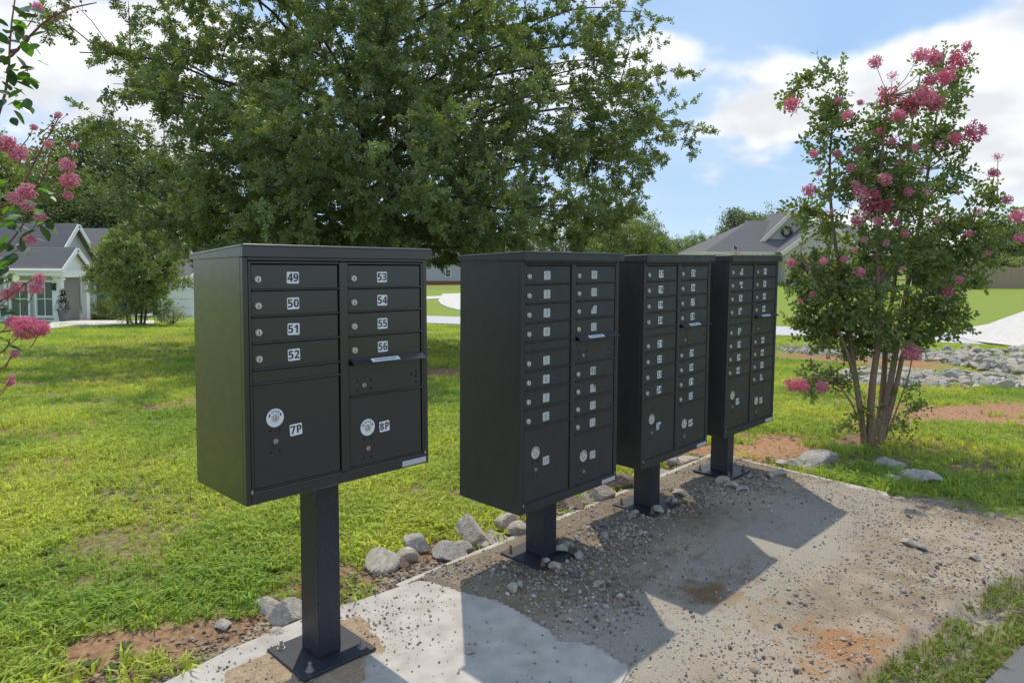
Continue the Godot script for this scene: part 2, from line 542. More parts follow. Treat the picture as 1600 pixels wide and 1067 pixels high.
func ground_setup() -> void:
	for q in [[280, 637, 0.55, 0.28, 1.0, 0.7], [690, 582, 0.8, 0.9, 1.1, 0.55], [560, 560, 1.2, 0.8, 0.8, 0.5], [15, 675, 0.5, 0.25, 0.8, 0.3], [120, 600, 0.8, 0.3, 0.5, 0.3], [110, 720, 0.25, 0.12, 0.5, 0.1],
		[1175, 703, 0.42, 0.30, 1.3, 0.95], [1215, 690, 0.4, 0.3, 0.8, 0.9], [1480, 650, 1.1, 0.55, 1.2, 0.9], [1590, 640, 0.9, 0.4, 1.0, 0.8], [1380, 690, 0.5, 0.35, 1.2, 0.2], [1330, 720, 0.5, 0.25, 0.9, 0.1], [1555, 735, 0.4, 0.16, 0.8, 0.2], [1440, 600, 1.6, 0.6, 0.7, 0.9],
		[1400, 560, 1.5, 1.2, 1.2, 0.8], [1270, 558, 1.2, 0.8, 1.2, 0.7], [180, 1020, 0.22, 0.16, 1.2, 0.55], [300, 1000, 0.20, 0.16, 1.0, 0.3], [520, 905, 0.2, 0.2, 0.8, 0.2], [240, 590, 0.9, 0.25, 0.5, 0.4], [590, 905, 0.15, 0.1, 0.9, 0.1], [700, 860, 0.16, 0.12, 0.8, 0.2], [430, 640, 0.5, 0.3, 0.4, 0.2]]:
		var p := gp(q[0], q[1])
		patches.append([p.x, p.z, q[2], q[3], q[4], q[5]])
	# the strip of soil along the pad's back edge
	for k in 14:
		var p := PAD_A.lerp(PAD_B, k / 13.0)
		patches.append([p.x - 0.08, p.y - 0.08, 0.17, 0.17, 0.75, 0.25])
	new_slab = PackedVector2Array()
	for q in [[420, 1300], [200, 1300], [80, 1160]]:
		var g := EYE + ray(q[0], q[1]) * (-EYE.y / ray(q[0], q[1]).y)
		new_slab.append(Vector2(g.x, g.z))
	new_slab = PackedVector2Array()
	for q in [[250, 1067], [360, 1012], [470, 966], [640, 910], [655, 906], [672, 908], [721, 924], [770, 936], [805, 951], [835, 970], [862, 984], [870, 1000], [905, 1003], [930, 1010], [965, 1030], [985, 1048], [975, 1067], [960, 1130], [600, 1600], [0, 1200]]:
		var r := ray(q[0], q[1])
		var g := EYE + r * (-EYE.y / r.y)
		new_slab.append(Vector2(g.x, g.z))

func on_pad(x: float, z: float) -> bool:
	return minf(pad_side(Vector2(x, z)), far_side(Vector2(x, z))) > 0.0 and z < 0.5

func build_ground() -> void:
	var xs := graded(-420.0, -7.0, 8.0, 420.0, 0.07, 1.045)
	var zs := graded(-520.0, -11.0, 1.0, 30.0, 0.07, 1.045)
	var nx := xs.size(); var nzz := zs.size()
	var v := PackedVector3Array(); var c := PackedColorArray(); var idx := PackedInt32Array()
	v.resize(nx * nzz); c.resize(nx * nzz)
	var soil := Color(0.23, 0.16, 0.105); var clay := Color(0.44, 0.25, 0.14)
	for j in nzz:
		var z := zs[j]
		for i in nx:
			var x := xs[i]
			var d := -z
			var h := th(x, z)
			var near := absf(x) < 12.0 and d < 26.0
			if near: h += 0.012 * nz.get_noise_2d(x * 14.0, z * 14.0) * clampf((d + absf(x)) / 5.0, 0.3, 1.0)
			if on_pad(x, z) or gravel_zone(x, z) > 0.12: h = -0.05
			elif d < 4.5 and x > 1.0: h = -0.012
			var col: Color
			var n := nz.get_noise_2d(x * 6.0, z * 6.0)
			var n2 := nz2.get_noise_2d(x * 1.6, z * 1.6)
			var green := Color(0.26, 0.345, 0.075).lerp(Color(0.34, 0.34, 0.09), clampf(0.25 + 0.8 * n, 0, 1) * 0.5)
			green = green.lerp(Color(0.23, 0.35, 0.045), clampf(0.5 + n2, 0, 1) * 0.4)
			if near:
				var b := bare(x, z)
				col = green.lerp(soil.lerp(clay, b.y), clampf(b.x * 1.15 + 0.22 + clampf(-1.6 * nz.get_noise_2d(x * 16.0, z * 16.0) - 0.05 + 0.5 * nz.get_noise_2d(x * 90.0, z * 90.0), 0, 0.5), 0, 1))
				if gravel_zone(x, z) > -0.1: col = Color(0.33, 0.29, 0.23)
				elif d < 4.2 and x > 1.0: col = Color(0.24, 0.21, 0.13).lerp(Color(0.17, 0.18, 0.06), clampf(0.5 + n, 0, 1))
			else:
				col = green
			if d > 75.0: col = green.lerp(Color(0.26, 0.24, 0.09), 0.5)   # drier meadow
			v[j * nx + i] = Vector3(x, h, z)
			c[j * nx + i] = col
	for j in nzz - 1:
		for i in nx - 1:
			var a := j * nx + i
			idx.append_array([a, a + 1, a + nx, a + 1, a + nx + 1, a + nx])
	var st := SurfaceTool.new()
	var arr := []
	arr.resize(Mesh.ARRAY_MAX)
	arr[Mesh.ARRAY_VERTEX] = v; arr[Mesh.ARRAY_COLOR] = c; arr[Mesh.ARRAY_INDEX] = idx
	var m := ArrayMesh.new()
	m.add_surface_from_arrays(Mesh.PRIMITIVE_TRIANGLES, arr)
	st.create_from(m, 0)
	st.generate_normals()
	structure("ground", st.commit(), M.ground, "lawn and bare soil sloping away from the concrete pad", "ground")

func ribbon(pts: Array, y: float, thick: float) -> ArrayMesh:   # flat strip following the ground: [[left x,z],[right x,z]] pairs
	var mb := MB.new()
	for k in pts.size() - 1:
		var a: Vector2 = pts[k][0]; var b: Vector2 = pts[k][1]; var d: Vector2 = pts[k + 1][1]; var e: Vector2 = pts[k + 1][0]
		var n := maxi(1, int(a.distance_to(e) / 1.5))
		for i in n:
			var t0 := float(i) / n; var t1 := float(i + 1) / n
			for s in 4:
				var u0 := s / 4.0; var u1 := (s + 1) / 4.0
				var q := []
				for w in [[t0, u0], [t0, u1], [t1, u1], [t1, u0]]:
					var p := a.lerp(b, w[1]).lerp(e.lerp(d, w[1]), w[0])
					q.append(Vector3(p.x, th(p.x, p.y) + y, p.y))
				if (q[1] - q[0]).cross(q[2] - q[0]).y > 0: mb.quad(q[0], q[1], q[2], q[3])
				else: mb.quad(q[3], q[2], q[1], q[0])
				if s == 0 or s == 3:
					var o := Vector3(0, -thick, 0)
					if s == 0: mb.quad(q[0], q[3], q[3] + o, q[0] + o)
					else: mb.quad(q[1], q[2], q[2] + o, q[1] + o)
	return mb.done()

func build_roads() -> void:
	var pts := []
	for x in [-46.0, -30.0, -22.0, -14.0, -8.0, -3.7, 2.0, 7.0, 12.0, 16.0, 20.0, 26.0, 32.0, 40.0, 60.0]:
		var d := piece(x, RX, RY)
		pts.append([Vector2(x, -d), Vector2(x + 1.2, -d - 4.2)])
	structure("street", ribbon(pts, 0.05, 0.2), M.street, "pale grey street crossing behind the rock ditch", "road")
	var dr := []
	for q in [[1470, 521, 1800, 560], [1545, 508, 1800, 515], [1600, 488, 1800, 497], [1680, 470, 1900, 475]]:
		var a := gp(q[0], q[1]); var b := gp(q[2], q[3])
		dr.append([Vector2(a.x, a.z), Vector2(b.x, b.z)])
	structure("driveway", ribbon(dr, 0.06, 0.2), M.drive_concrete, "concrete driveway climbing from the street beside the fenced lawn", "driveway")
	dr = []
	for q in [[690, 465, 690, 460], [684, 470, 720, 459], [689, 476, 760, 460], [700, 481, 800, 462], [716, 485, 830, 466], [760, 489, 870, 472]]:
		var a := gp(q[0], q[1]); var b := gp(q[2], q[3])
		dr.append([Vector2(a.x, a.z), Vector2(b.x, b.z)])
	structure("curved_driveway", ribbon(dr, 0.06, 0.2), M.drive_concrete, "curving pale concrete driveway in front of the far house", "driveway")
	dr = []
	for q in [[560, 471, 560, 467], [640, 469, 640, 465], [690, 467, 690, 463]]:
		var a := gp(q[0], q[1]); var b := gp(q[2], q[3])
		dr.append([Vector2(a.x, a.z), Vector2(b.x, b.z)])
	structure("sidewalk", ribbon(dr, 0.055, 0.2), M.drive_concrete, "narrow concrete walk running up to the curved driveway", "path")
	# walk in front of the grey house
	dr = []
	for q in [[66, 517, 80, 505], [100, 512, 105, 502], [178, 509, 178, 502], [240, 507, 240, 502]]:
		var a := gp(q[0], q[1]); var b := gp(q[2], q[3])
		dr.append([Vector2(a.x, a.z), Vector2(b.x, b.z)])
	structure("house_path", ribbon(dr, 0.05, 0.2), M.drive_concrete, "concrete walk along the front of the grey house", "path")
	# asphalt by the verge, near the camera
	var a := Vector2(1.73, -2.47); var t := (Vector2(2.05, -2.71) - a).normalized(); var nn := Vector2(-t.y, t.x)
	var mb := MB.new()
	var poly := PackedVector2Array()
	for k in 25:
		var s := lerpf(-3.0, 6.0, k / 24.0)
		poly.append(a + t * s + nn * 0.02 * nz.get_noise_1d(s * 60.0))
	poly.append(a + t * 6.0 + nn * 4.0)
	poly.append(a - t * 3.0 + nn * 4.0)
	mb.prism(poly, -0.12, -0.004)
	structure("asphalt_road", mb.done(), M.asphalt, "coarse grey asphalt edge beside the gravel and grass verge", "road")

# ---- pad
func bed_height(x: float, z: float) -> float:   # top of the dirt and gravel lying on the pad, metres
	var p := Vector2(x, z)
	var g := gravel_zone(x, z)
	var n := nz.get_noise_2d(x * 40.0, z * 40.0)
	var h := 0.006 + 0.006 * n
	if Geometry2D.is_point_in_polygon(p, new_slab):
		h = -0.03
	for q in mounds:
		var e: float = ((x - q[0]) * (x - q[0]) + (z - q[1]) * (z - q[1])) / (q[2] * q[2])
		if e < 5.0: h += q[3] * exp(-e) * (0.7 + 0.6 * n)
	var worn := worn_amount(x, z)
	h -= 0.004 * worn
	if g < 0.06: h -= (0.06 - g) * (0.55 + n * 0.5)
	for q in BOX:      # the base plates stand clear of the dirt
		var l := Vector2(x - q[0], z - q[1]).rotated(q[2])
		var dd := maxf(absf(l.x) - 0.155, absf(l.y) - 0.155)
		if dd < 0.25: h = minf(h, 0.002 + maxf(dd - 0.01, 0.0) * 0.08)
	return h

var mounds := []
func worn_amount(x: float, z: float) -> float:   # trodden, swept strip of the old pad
	var a := Vector2(0.55, -2.75); var b := Vector2(2.1, -4.45)
	var q := Geometry2D.get_closest_point_to_segment(Vector2(x, z), a, b)
	var d := q.distance_to(Vector2(x, z)) / 0.36
	return clampf(1.25 * exp(-d * d) + 0.4 * nz2.get_noise_2d(x * 20.0, z * 20.0), 0, 1)

func ground_at(px: float, py: float) -> Vector2:   # pixel -> the pad's plane
	var r := ray(px, py)
	var g := EYE + r * (-EYE.y / r.y)
	return Vector2(g.x, g.z)

func stain(x: float, z: float, col: Color) -> Color:
	for q in stains:
		var dx: float = x - q[0]; var dz: float = z - q[1]
		var e: float = (dx * dx + dz * dz) / (q[2] * q[2])
		if e < 6.0:
			var w: float = clampf((q[3] * exp(-e) * 1.4 - 0.30 + 0.5 * nz.get_noise_2d(x * 45.0 + 5.0, z * 45.0) + 0.9 * nz.get_noise_2d(x * 190.0, z * 190.0)) * 1.1, 0, 0.85) * minf(1.0, q[3] * 1.2)
			col = col.lerp(q[4], w)
	return col
var stains := []

func build_pad() -> void:
	for q in [[905, 870, 0.22, 0.030], [960, 840, 0.2, 0.022], [790, 885, 0.16, 0.02], [1060, 785, 0.2, 0.028], [1130, 770, 0.22, 0.035], [1180, 755, 0.2, 0.028], [700, 895, 0.12, 0.014], [860, 905, 0.14, 0.02], [1010, 800, 0.15, 0.02], [920, 950, 0.25, 0.012]]:
		var p := ground_at(q[0], q[1])
		mounds.append([p.x, p.y, q[2], q[3]])
	for q in [[1330, 1015, 0.17, 1.0, Color(0.40, 0.20, 0.085)], [1290, 1050, 0.12, 0.8, Color(0.40, 0.21, 0.09)], [1400, 1000, 0.14, 0.5, Color(0.40, 0.23, 0.11)], [1100, 930, 0.13, 1.1, Color(0.20, 0.125, 0.055)], [1135, 900, 0.15, 0.6, Color(0.25, 0.17, 0.09)], [1170, 950, 0.16, 0.5, Color(0.38, 0.26, 0.13)],
		[1230, 820, 0.15, 0.35, Color(0.2, 0.16, 0.11)], [870, 935, 0.16, 0.7, Color(0.22, 0.16, 0.09)], [950, 920, 0.16, 0.6, Color(0.24, 0.17, 0.10)], [1000, 870, 0.22, 0.6, Color(0.19, 0.15, 0.10)], [1090, 815, 0.25, 0.5, Color(0.18, 0.145, 0.10)], [1240, 750, 0.3, 0.6, Color(0.20, 0.15, 0.10)], [840, 900, 0.2, 0.6, Color(0.17, 0.13, 0.09)], [760, 880, 0.15, 0.5, Color(0.30, 0.22, 0.13)], [1350, 900, 0.2, 0.3, Color(0.42, 0.34, 0.24)], [1480, 850, 0.3, 0.4, Color(0.50, 0.44, 0.35)]]:
		var p := ground_at(q[0], q[1])
		stains.append([p.x, p.y, q[2], q[3], q[4]])
	# concrete: the older pad and the newer slab poured against it for the nearest mailbox
	var t := (PAD_B - PAD_A).normalized(); var nn := Vector2(-t.y, t.x)
	var cut := ground_at(655, 906)
	var s0 := (cut - PAD_A).dot(t)
	var mb := MB.new()
	mb.prism(PackedVector2Array([PAD_A + t * (s0 - 0.1) + nn * 0.004, PAD_B, PAD_C, PAD_C + nn * 0.25 - t * 0.5, PAD_A + t * (s0 - 0.1) + nn * 1.35]), -0.14, -0.006)
	structure("old_pad", mb.done(), M.concrete, "older stained concrete pad under the three taller mailboxes", "pavement")
	mb = MB.new()
	var e := 0.008
	var poly := PackedVector2Array()
	for q in new_slab: poly.append(q)
	mb.prism(poly, -0.12, -e)
	var inner := Geometry2D.offset_polygon(poly, -e)
	if inner.size() > 0:
		mb.prism(inner[0], -e - 0.001, 0.0)
	structure("new_slab", mb.done(), M.concrete, "clean brushed concrete slab under the mailbox numbered 49 to 56", "pavement")
	# dirt and gravel lying over the old pad and beyond it
	var step := 0.025
	var nx := 240; var nzz := 210
	var x0 := -1.7; var z0 := -6.0
	var v := PackedVector3Array(); var c := PackedColorArray(); var idx := PackedInt32Array()
	v.resize(nx * nzz); c.resize(nx * nzz)
	for j in nzz:
		for i in nx:
			var x := x0 + i * step; var z := z0 + j * step
			v[j * nx + i] = Vector3(x, maxf(bed_height(x, z), -0.09), z)
			var n := nz.get_noise_2d(x * 18.0, z * 18.0)
			var col := Color(0.42, 0.355, 0.27).lerp(Color(0.28, 0.22, 0.15), clampf(0.4 + 1.3 * n + 1.1 * nz.get_noise_2d(x * 110.0, z * 110.0), 0, 1))
			var row := clampf(1.0 - (pad_side(Vector2(x, z)) - 0.55) / 0.35 + 1.2 * n, 0, 1)
			col = col.lerp(Color(0.23, 0.185, 0.135), row * 0.65)
			col = col.lerp(Color(0.40, 0.37, 0.32), worn_amount(x, z) * 0.8)
			c[j * nx + i] = stain(x, z, col)
	for j in nzz - 1:
		for i in nx - 1:
			var a := j * nx + i
			idx.append_array([a, a + 1, a + nx, a + 1, a + nx + 1, a + nx])
	var arr := []
	arr.resize(Mesh.ARRAY_MAX)
	arr[Mesh.ARRAY_VERTEX] = v; arr[Mesh.ARRAY_COLOR] = c; arr[Mesh.ARRAY_INDEX] = idx
	var m := ArrayMesh.new()
	m.add_surface_from_arrays(Mesh.PRIMITIVE_TRIANGLES, arr)
	var st := SurfaceTool.new()
	st.create_from(m, 0)
	st.generate_normals()
	structure("dirt_layer", st.commit(), M.gravel_bed, "thin layer of sandy dirt and grit over the old pad", "dirt")
	# pebbles
	var kinds := []
	for k in 4: kinds.append([rock_mesh(100 + k, Vector3(1, 0.7, 0.85), 1, 0.0), [], []])
	var r := RandomNumberGenerator.new()
	r.seed = 55
	var tries := 130000
	for k in tries:
		var x := r.randf_range(-1.3, 3.9); var z := r.randf_range(-5.7, -1.5)
		var g := gravel_zone(x, z)
		if g < -0.02: continue
		if Geometry2D.is_point_in_polygon(Vector2(x, z), new_slab): continue
		var clear := true
		for q in BOX:
			var l := Vector2(x - q[0], z - q[1]).rotated(q[2])
			if maxf(absf(l.x) - 0.155, absf(l.y) - 0.155) < 0.004: clear = false
		if not clear: continue
		var w := worn_amount(x, z)
		var mo := 0.0
		for q in mounds:
			var ee: float = ((x - q[0]) * (x - q[0]) + (z - q[1]) * (z - q[1])) / (q[2] * q[2])
			if ee < 4.0: mo += exp(-ee)
		var keep := 0.42 * (1.0 - 0.85 * w) + 0.5 * mo + 0.6 * nz2.get_noise_2d(x * 12.0, z * 12.0)
		if pad_side(Vector2(x, z)) > 1.15: keep += 0.22
		if r.randf() > keep: continue
		var s := 0.0024 + 0.0056 * pow(r.randf(), 3.0) + (0.008 * pow(r.randf(), 4.0) if mo > 0.35 else 0.0) + (0.009 if r.randf() < 0.012 else 0.0)
		var y := bed_height(x, z)
		var tone := r.randf_range(0.12, 0.54)
		var col := Color(tone, tone * r.randf_range(0.84, 0.96), tone * r.randf_range(0.64, 0.92))
		if r.randf() < 0.12: col = Color(0.11, 0.10, 0.095)
		if r.randf() < 0.05: col = Color(0.40, 0.24, 0.13)
		var kd: Array = kinds[r.randi() % 4]
		kd[1].append(Transform3D(Basis.from_euler(Vector3(r.randf_range(-0.5, 0.5), r.randf() * TAU, r.randf_range(-0.5, 0.5))).scaled(Vector3.ONE * s), Vector3(x, y + s * 0.25, z)))
		kd[2].append(col)
	# loose grit on the clean slab, thickest beside the post
	for q in [[600, 965, 0.13, 230], [560, 985, 0.12, 130], [430, 1055, 0.13, 200], [380, 1050, 0.10, 60], [760, 1000, 0.5, 170], [900, 1045, 0.25, 70], [620, 1040, 0.2, 90], [690, 915, 0.12, 60]]:
		var p := ground_at(q[0], q[1])
		for k in q[3]:
			var x: float = p.x + r.randfn(0, q[2]); var z: float = p.y + r.randfn(0, q[2])
			if not Geometry2D.is_point_in_polygon(Vector2(x, z), new_slab): continue
			var s := 0.0022 + 0.006 * pow(r.randf(), 3.0)
			var tone := r.randf_range(0.10, 0.40)
			var kd: Array = kinds[r.randi() % 4]
			kd[1].append(Transform3D(Basis.from_euler(Vector3(r.randf_range(-0.5, 0.5), r.randf() * TAU, 0)).scaled(Vector3.ONE * s), Vector3(x, s * 0.4, z)))
			kd[2].append(Color(tone, tone * 0.88, tone * 0.72))
	var n := 0
	for kd in kinds:
		var o := multi("pebbles", kd[0], M.pebble, kd[1], kd[2])
		n += 1
		tag(o, ["loose grey and tan gravel scattered over the concrete pad", "loose grey and tan gravel scattered over the concrete pad"][0], "gravel", "gravel on the pad", "stuff")
	# sandy dirt lying on the clean slab round the post
	mb = MB.new()
	var ctr := ground_at(490, 1025)
	var rr := RandomNumberGenerator.new()
	rr.seed = 4
	var nxs := 46
	var vv := []
	for j in nxs + 1:
		for i in nxs + 1:
			var x := ctr.x - 0.45 + 0.9 * i / nxs; var z := ctr.y - 0.45 + 0.9 * j / nxs
			var dd := Vector2(x, z).distance_to(ctr) / 0.27
			vv.append(Vector3(x, 0.004 * exp(-dd * dd) * 2.2 - 0.0035 + 0.0045 * nz.get_noise_2d(x * 45.0, z * 45.0) - 0.003 * maxf(0, dd - 1.0) - (0.03 if pad_side(Vector2(x, z)) < 0.12 else 0.0), z))
	for j in nxs:
		for i in nxs:
			var a := j * (nxs + 1) + i
			mb.col = Color(0.47, 0.37, 0.26).lerp(Color(0.38, 0.28, 0.18), rr.randf())
			mb.quad(vv[a + nxs + 1], vv[a + nxs + 2], vv[a + 1], vv[a])
	var sd := part(self, "sand_drift", mb.done(), M.gravel_bed)
	tag(sd, "thin drift of sandy dirt round the tall post's base plate", "dirt", "", "stuff")

func multi(called: String, mesh: Mesh, m: Material, xf: Array, cols: Array, parent: Node3D = null) -> MultiMeshInstance3D:
	var mm := MultiMesh.new()
	mm.transform_format = MultiMesh.TRANSFORM_3D
	mm.use_colors = cols.size() > 0
	mm.mesh = mesh
	mm.instance_count = xf.size()
	for k in xf.size():
		mm.set_instance_transform(k, xf[k])
		if cols.size() > 0: mm.set_instance_color(k, cols[k])
	var o := MultiMeshInstance3D.new()
	o.name = numbered(called) if parent == null else called
	o.multimesh = mm
	o.material_override = m
	if parent: parent.add_child(o, true)
	else: add_child(o)
	return o

# ---- stones
var ico_cache := {}
func ico(level: int) -> Array:   # [vertices, triangles]
	if ico_cache.has(level): return ico_cache[level]
	var v := []; var f := []
	if level == 0:
		var t := (1.0 + sqrt(5.0)) / 2.0
		for q in [[-1, t, 0], [1, t, 0], [-1, -t, 0], [1, -t, 0], [0, -1, t], [0, 1, t], [0, -1, -t], [0, 1, -t], [t, 0, -1], [t, 0, 1], [-t, 0, -1], [-t, 0, 1]]:
			v.append(Vector3(q[0], q[1], q[2]).normalized())
		f = [[0, 11, 5], [0, 5, 1], [0, 1, 7], [0, 7, 10], [0, 10, 11], [1, 5, 9], [5, 11, 4], [11, 10, 2], [10, 7, 6], [7, 1, 8], [3, 9, 4], [3, 4, 2], [3, 2, 6], [3, 6, 8], [3, 8, 9], [4, 9, 5], [2, 4, 11], [6, 2, 10], [8, 6, 7], [9, 8, 1]]
	else:
		var b: Array = ico(level - 1)
		v = b[0].duplicate()
		var mid := {}
		for t in b[1]:
			var m := []
			for k in 3:
				var i: int = t[k]; var j: int = t[(k + 1) % 3]
				var key := mini(i, j) * 100000 + maxi(i, j)
				if not mid.has(key):
					mid[key] = v.size()
					v.append(((v[i] + v[j]) as Vector3).normalized())
				m.append(mid[key])
			f.append_array([[t[0], m[0], m[2]], [t[1], m[1], m[0]], [t[2], m[2], m[1]], m])
	ico_cache[level] = [v, f]
	return ico_cache[level]

func rock_mesh(seed_: int, size: Vector3, level: int, rough: float) -> ArrayMesh:   # a stone broken along flat faces
	var r := RandomNumberGenerator.new()
	r.seed = seed_
	var planes := []
	for k in 7:
		planes.append([Vector3(r.randfn(), r.randfn(), r.randfn()).normalized(), r.randf_range(0.38, 0.85)])
	var b: Array = ico(level)
	var pts := []
	for d: Vector3 in b[0]:
		var s := 1.12
		for p in planes:
			var q: float = d.dot(p[0])
			if q > 0.05: s = minf(s, p[1] / q)
		s *= 1.0 + rough * nz.get_noise_3d(d.x * 30.0 + seed_ * 7.0, d.y * 30.0, d.z * 30.0)
		pts.append(d * s * size)
	var mb := MB.new()
	for t in b[1]: mb.tri(pts[t[0]], pts[t[1]], pts[t[2]])
	return mb.done()

# ================================================================ mailboxes
const BOX := [[-0.7459, -2.6618, 0.7882, 0.0], [0.1525, -3.5738, 0.808, 0.0], [0.8468, -4.3061, 0.8064, 0.0], [1.5307, -5.0084, 0.8004, 0.006]]
const LEAN := [[-0.02293, 0.00665], [0.00156, 0.00275], [0.0087, -0.00576], [0.01584, -0.00088]]
const BW := 0.7622
const BD := 0.4182
const HT := 1.575

func span(mb: MB, x0: float, x1: float, y0: float, y1: float, z0: float, z1: float, e := 0.0012) -> void:
	mb.cbox(Vector3((x0 + x1) / 2, (y0 + y1) / 2, (z0 + z1) / 2), Vector3(x1 - x0, y1 - y0, z1 - z0), e)

func text_mesh(t: String, h: float, bold := true) -> TextMesh:
	var tm := TextMesh.new()
	tm.text = t
	var sf := SystemFont.new()
	sf.font_names = PackedStringArray(["Droid Sans"])
	sf.font_weight = 700 if bold else 400
	tm.font = sf
	tm.font_size = 32
	tm.pixel_size = h / 24.0
	tm.depth = 0.0008
	tm.curve_step = 1.0
	return tm

var digits := {}
func digits_mesh(t: String, h: float) -> TextMesh:
	var key := "%s|%.4f" % [t, h]
	if not digits.has(key): digits[key] = text_mesh(t, h)
	return digits[key]

func sticker(parent: Node3D, x: float, y: float, z: float, w: float, h: float, m: Material, t: String, ink: Material, turn: float, torn: int) -> void:
	var poly := PackedVector2Array()
	var r := 0.004
	var cs := [[1, 1], [-1, 1], [-1, -1], [1, -1]]
	for k in 4:
		var sx: float = cs[k][0]; var sy: float = cs[k][1]
		if torn == k + 1:      # a corner scraped off
			var a := Vector2(sx * w / 2, sy * h * -0.05); var b := Vector2(sx * w * 0.02, sy * h / 2)
			var mid := Vector2(sx * w * 0.12, sy * h * 0.10)
			poly.append_array([a, mid, b] if sx * sy > 0 else [b, mid, a])
			continue
		for i in 4:
			var ang := PI / 2 * k + PI / 6 * i
			poly.append(Vector2(sx * (w / 2 - r), sy * (h / 2 - r)) + Vector2(cos(ang), sin(ang)) * r)
	var mb := MB.new()
	var idx := Geometry2D.triangulate_polygon(poly)
	for k in range(0, idx.size(), 3):
		var a := poly[idx[k]]; var b := poly[idx[k + 1]]; var d := poly[idx[k + 2]]
		if (b - a).cross(d - a) < 0:
			var s := b; b = d; d = s
		mb.tri(Vector3(a.x, a.y, 0.0006), Vector3(b.x, b.y, 0.0006), Vector3(d.x, d.y, 0.0006))
	for k in poly.size():
		var a := poly[k]; var b := poly[(k + 1) % poly.size()]
		mb.quad(Vector3(a.x, a.y, 0), Vector3(b.x, b.y, 0), Vector3(b.x, b.y, 0.0006), Vector3(a.x, a.y, 0.0006))
	var o := part(parent, "number_label", mb.done(), m, Vector3(x, y, z))
	o.rotation.z = turn
	if t:
		var d := part(parent, "number", digits_mesh(t, h * 0.72), ink, Vector3(x, y, z + 0.0008))
		d.rotation.z = turn

func lock(parent: Node3D, x: float, y: float, z: float, r: float, m: Material) -> void:
	var mb := MB.new()
	mb.tube(PackedVector3Array([Vector3(0, 0, 0), Vector3(0, 0, 0.006), Vector3(0, 0, 0.0075)]), PackedFloat32Array([r, r, r * 0.86]), 20)
	part(parent, "lock", mb.done(), m, Vector3(x, y, z))
	mb = MB.new()
	mb.box(Vector3.ZERO, Vector3(r * 0.22, r * 0.95, 0.0008))
	part(parent, "keyhole", mb.done(), M.keyhole, Vector3(x, y - r * 0.12, z + 0.0078))

func rivets(parent: Node3D, pts: Array, z: float, m: Material) -> void:
	for p in pts:
		var mb := MB.new()
		mb.tube(PackedVector3Array([Vector3(0, 0, 0), Vector3(0, 0, 0.002), Vector3(0, 0, 0.0032)]), PackedFloat32Array([0.0048, 0.0042, 0.002]), 10)
		part(parent, "rivet", mb.done(), m, Vector3(p[0], p[1], z))

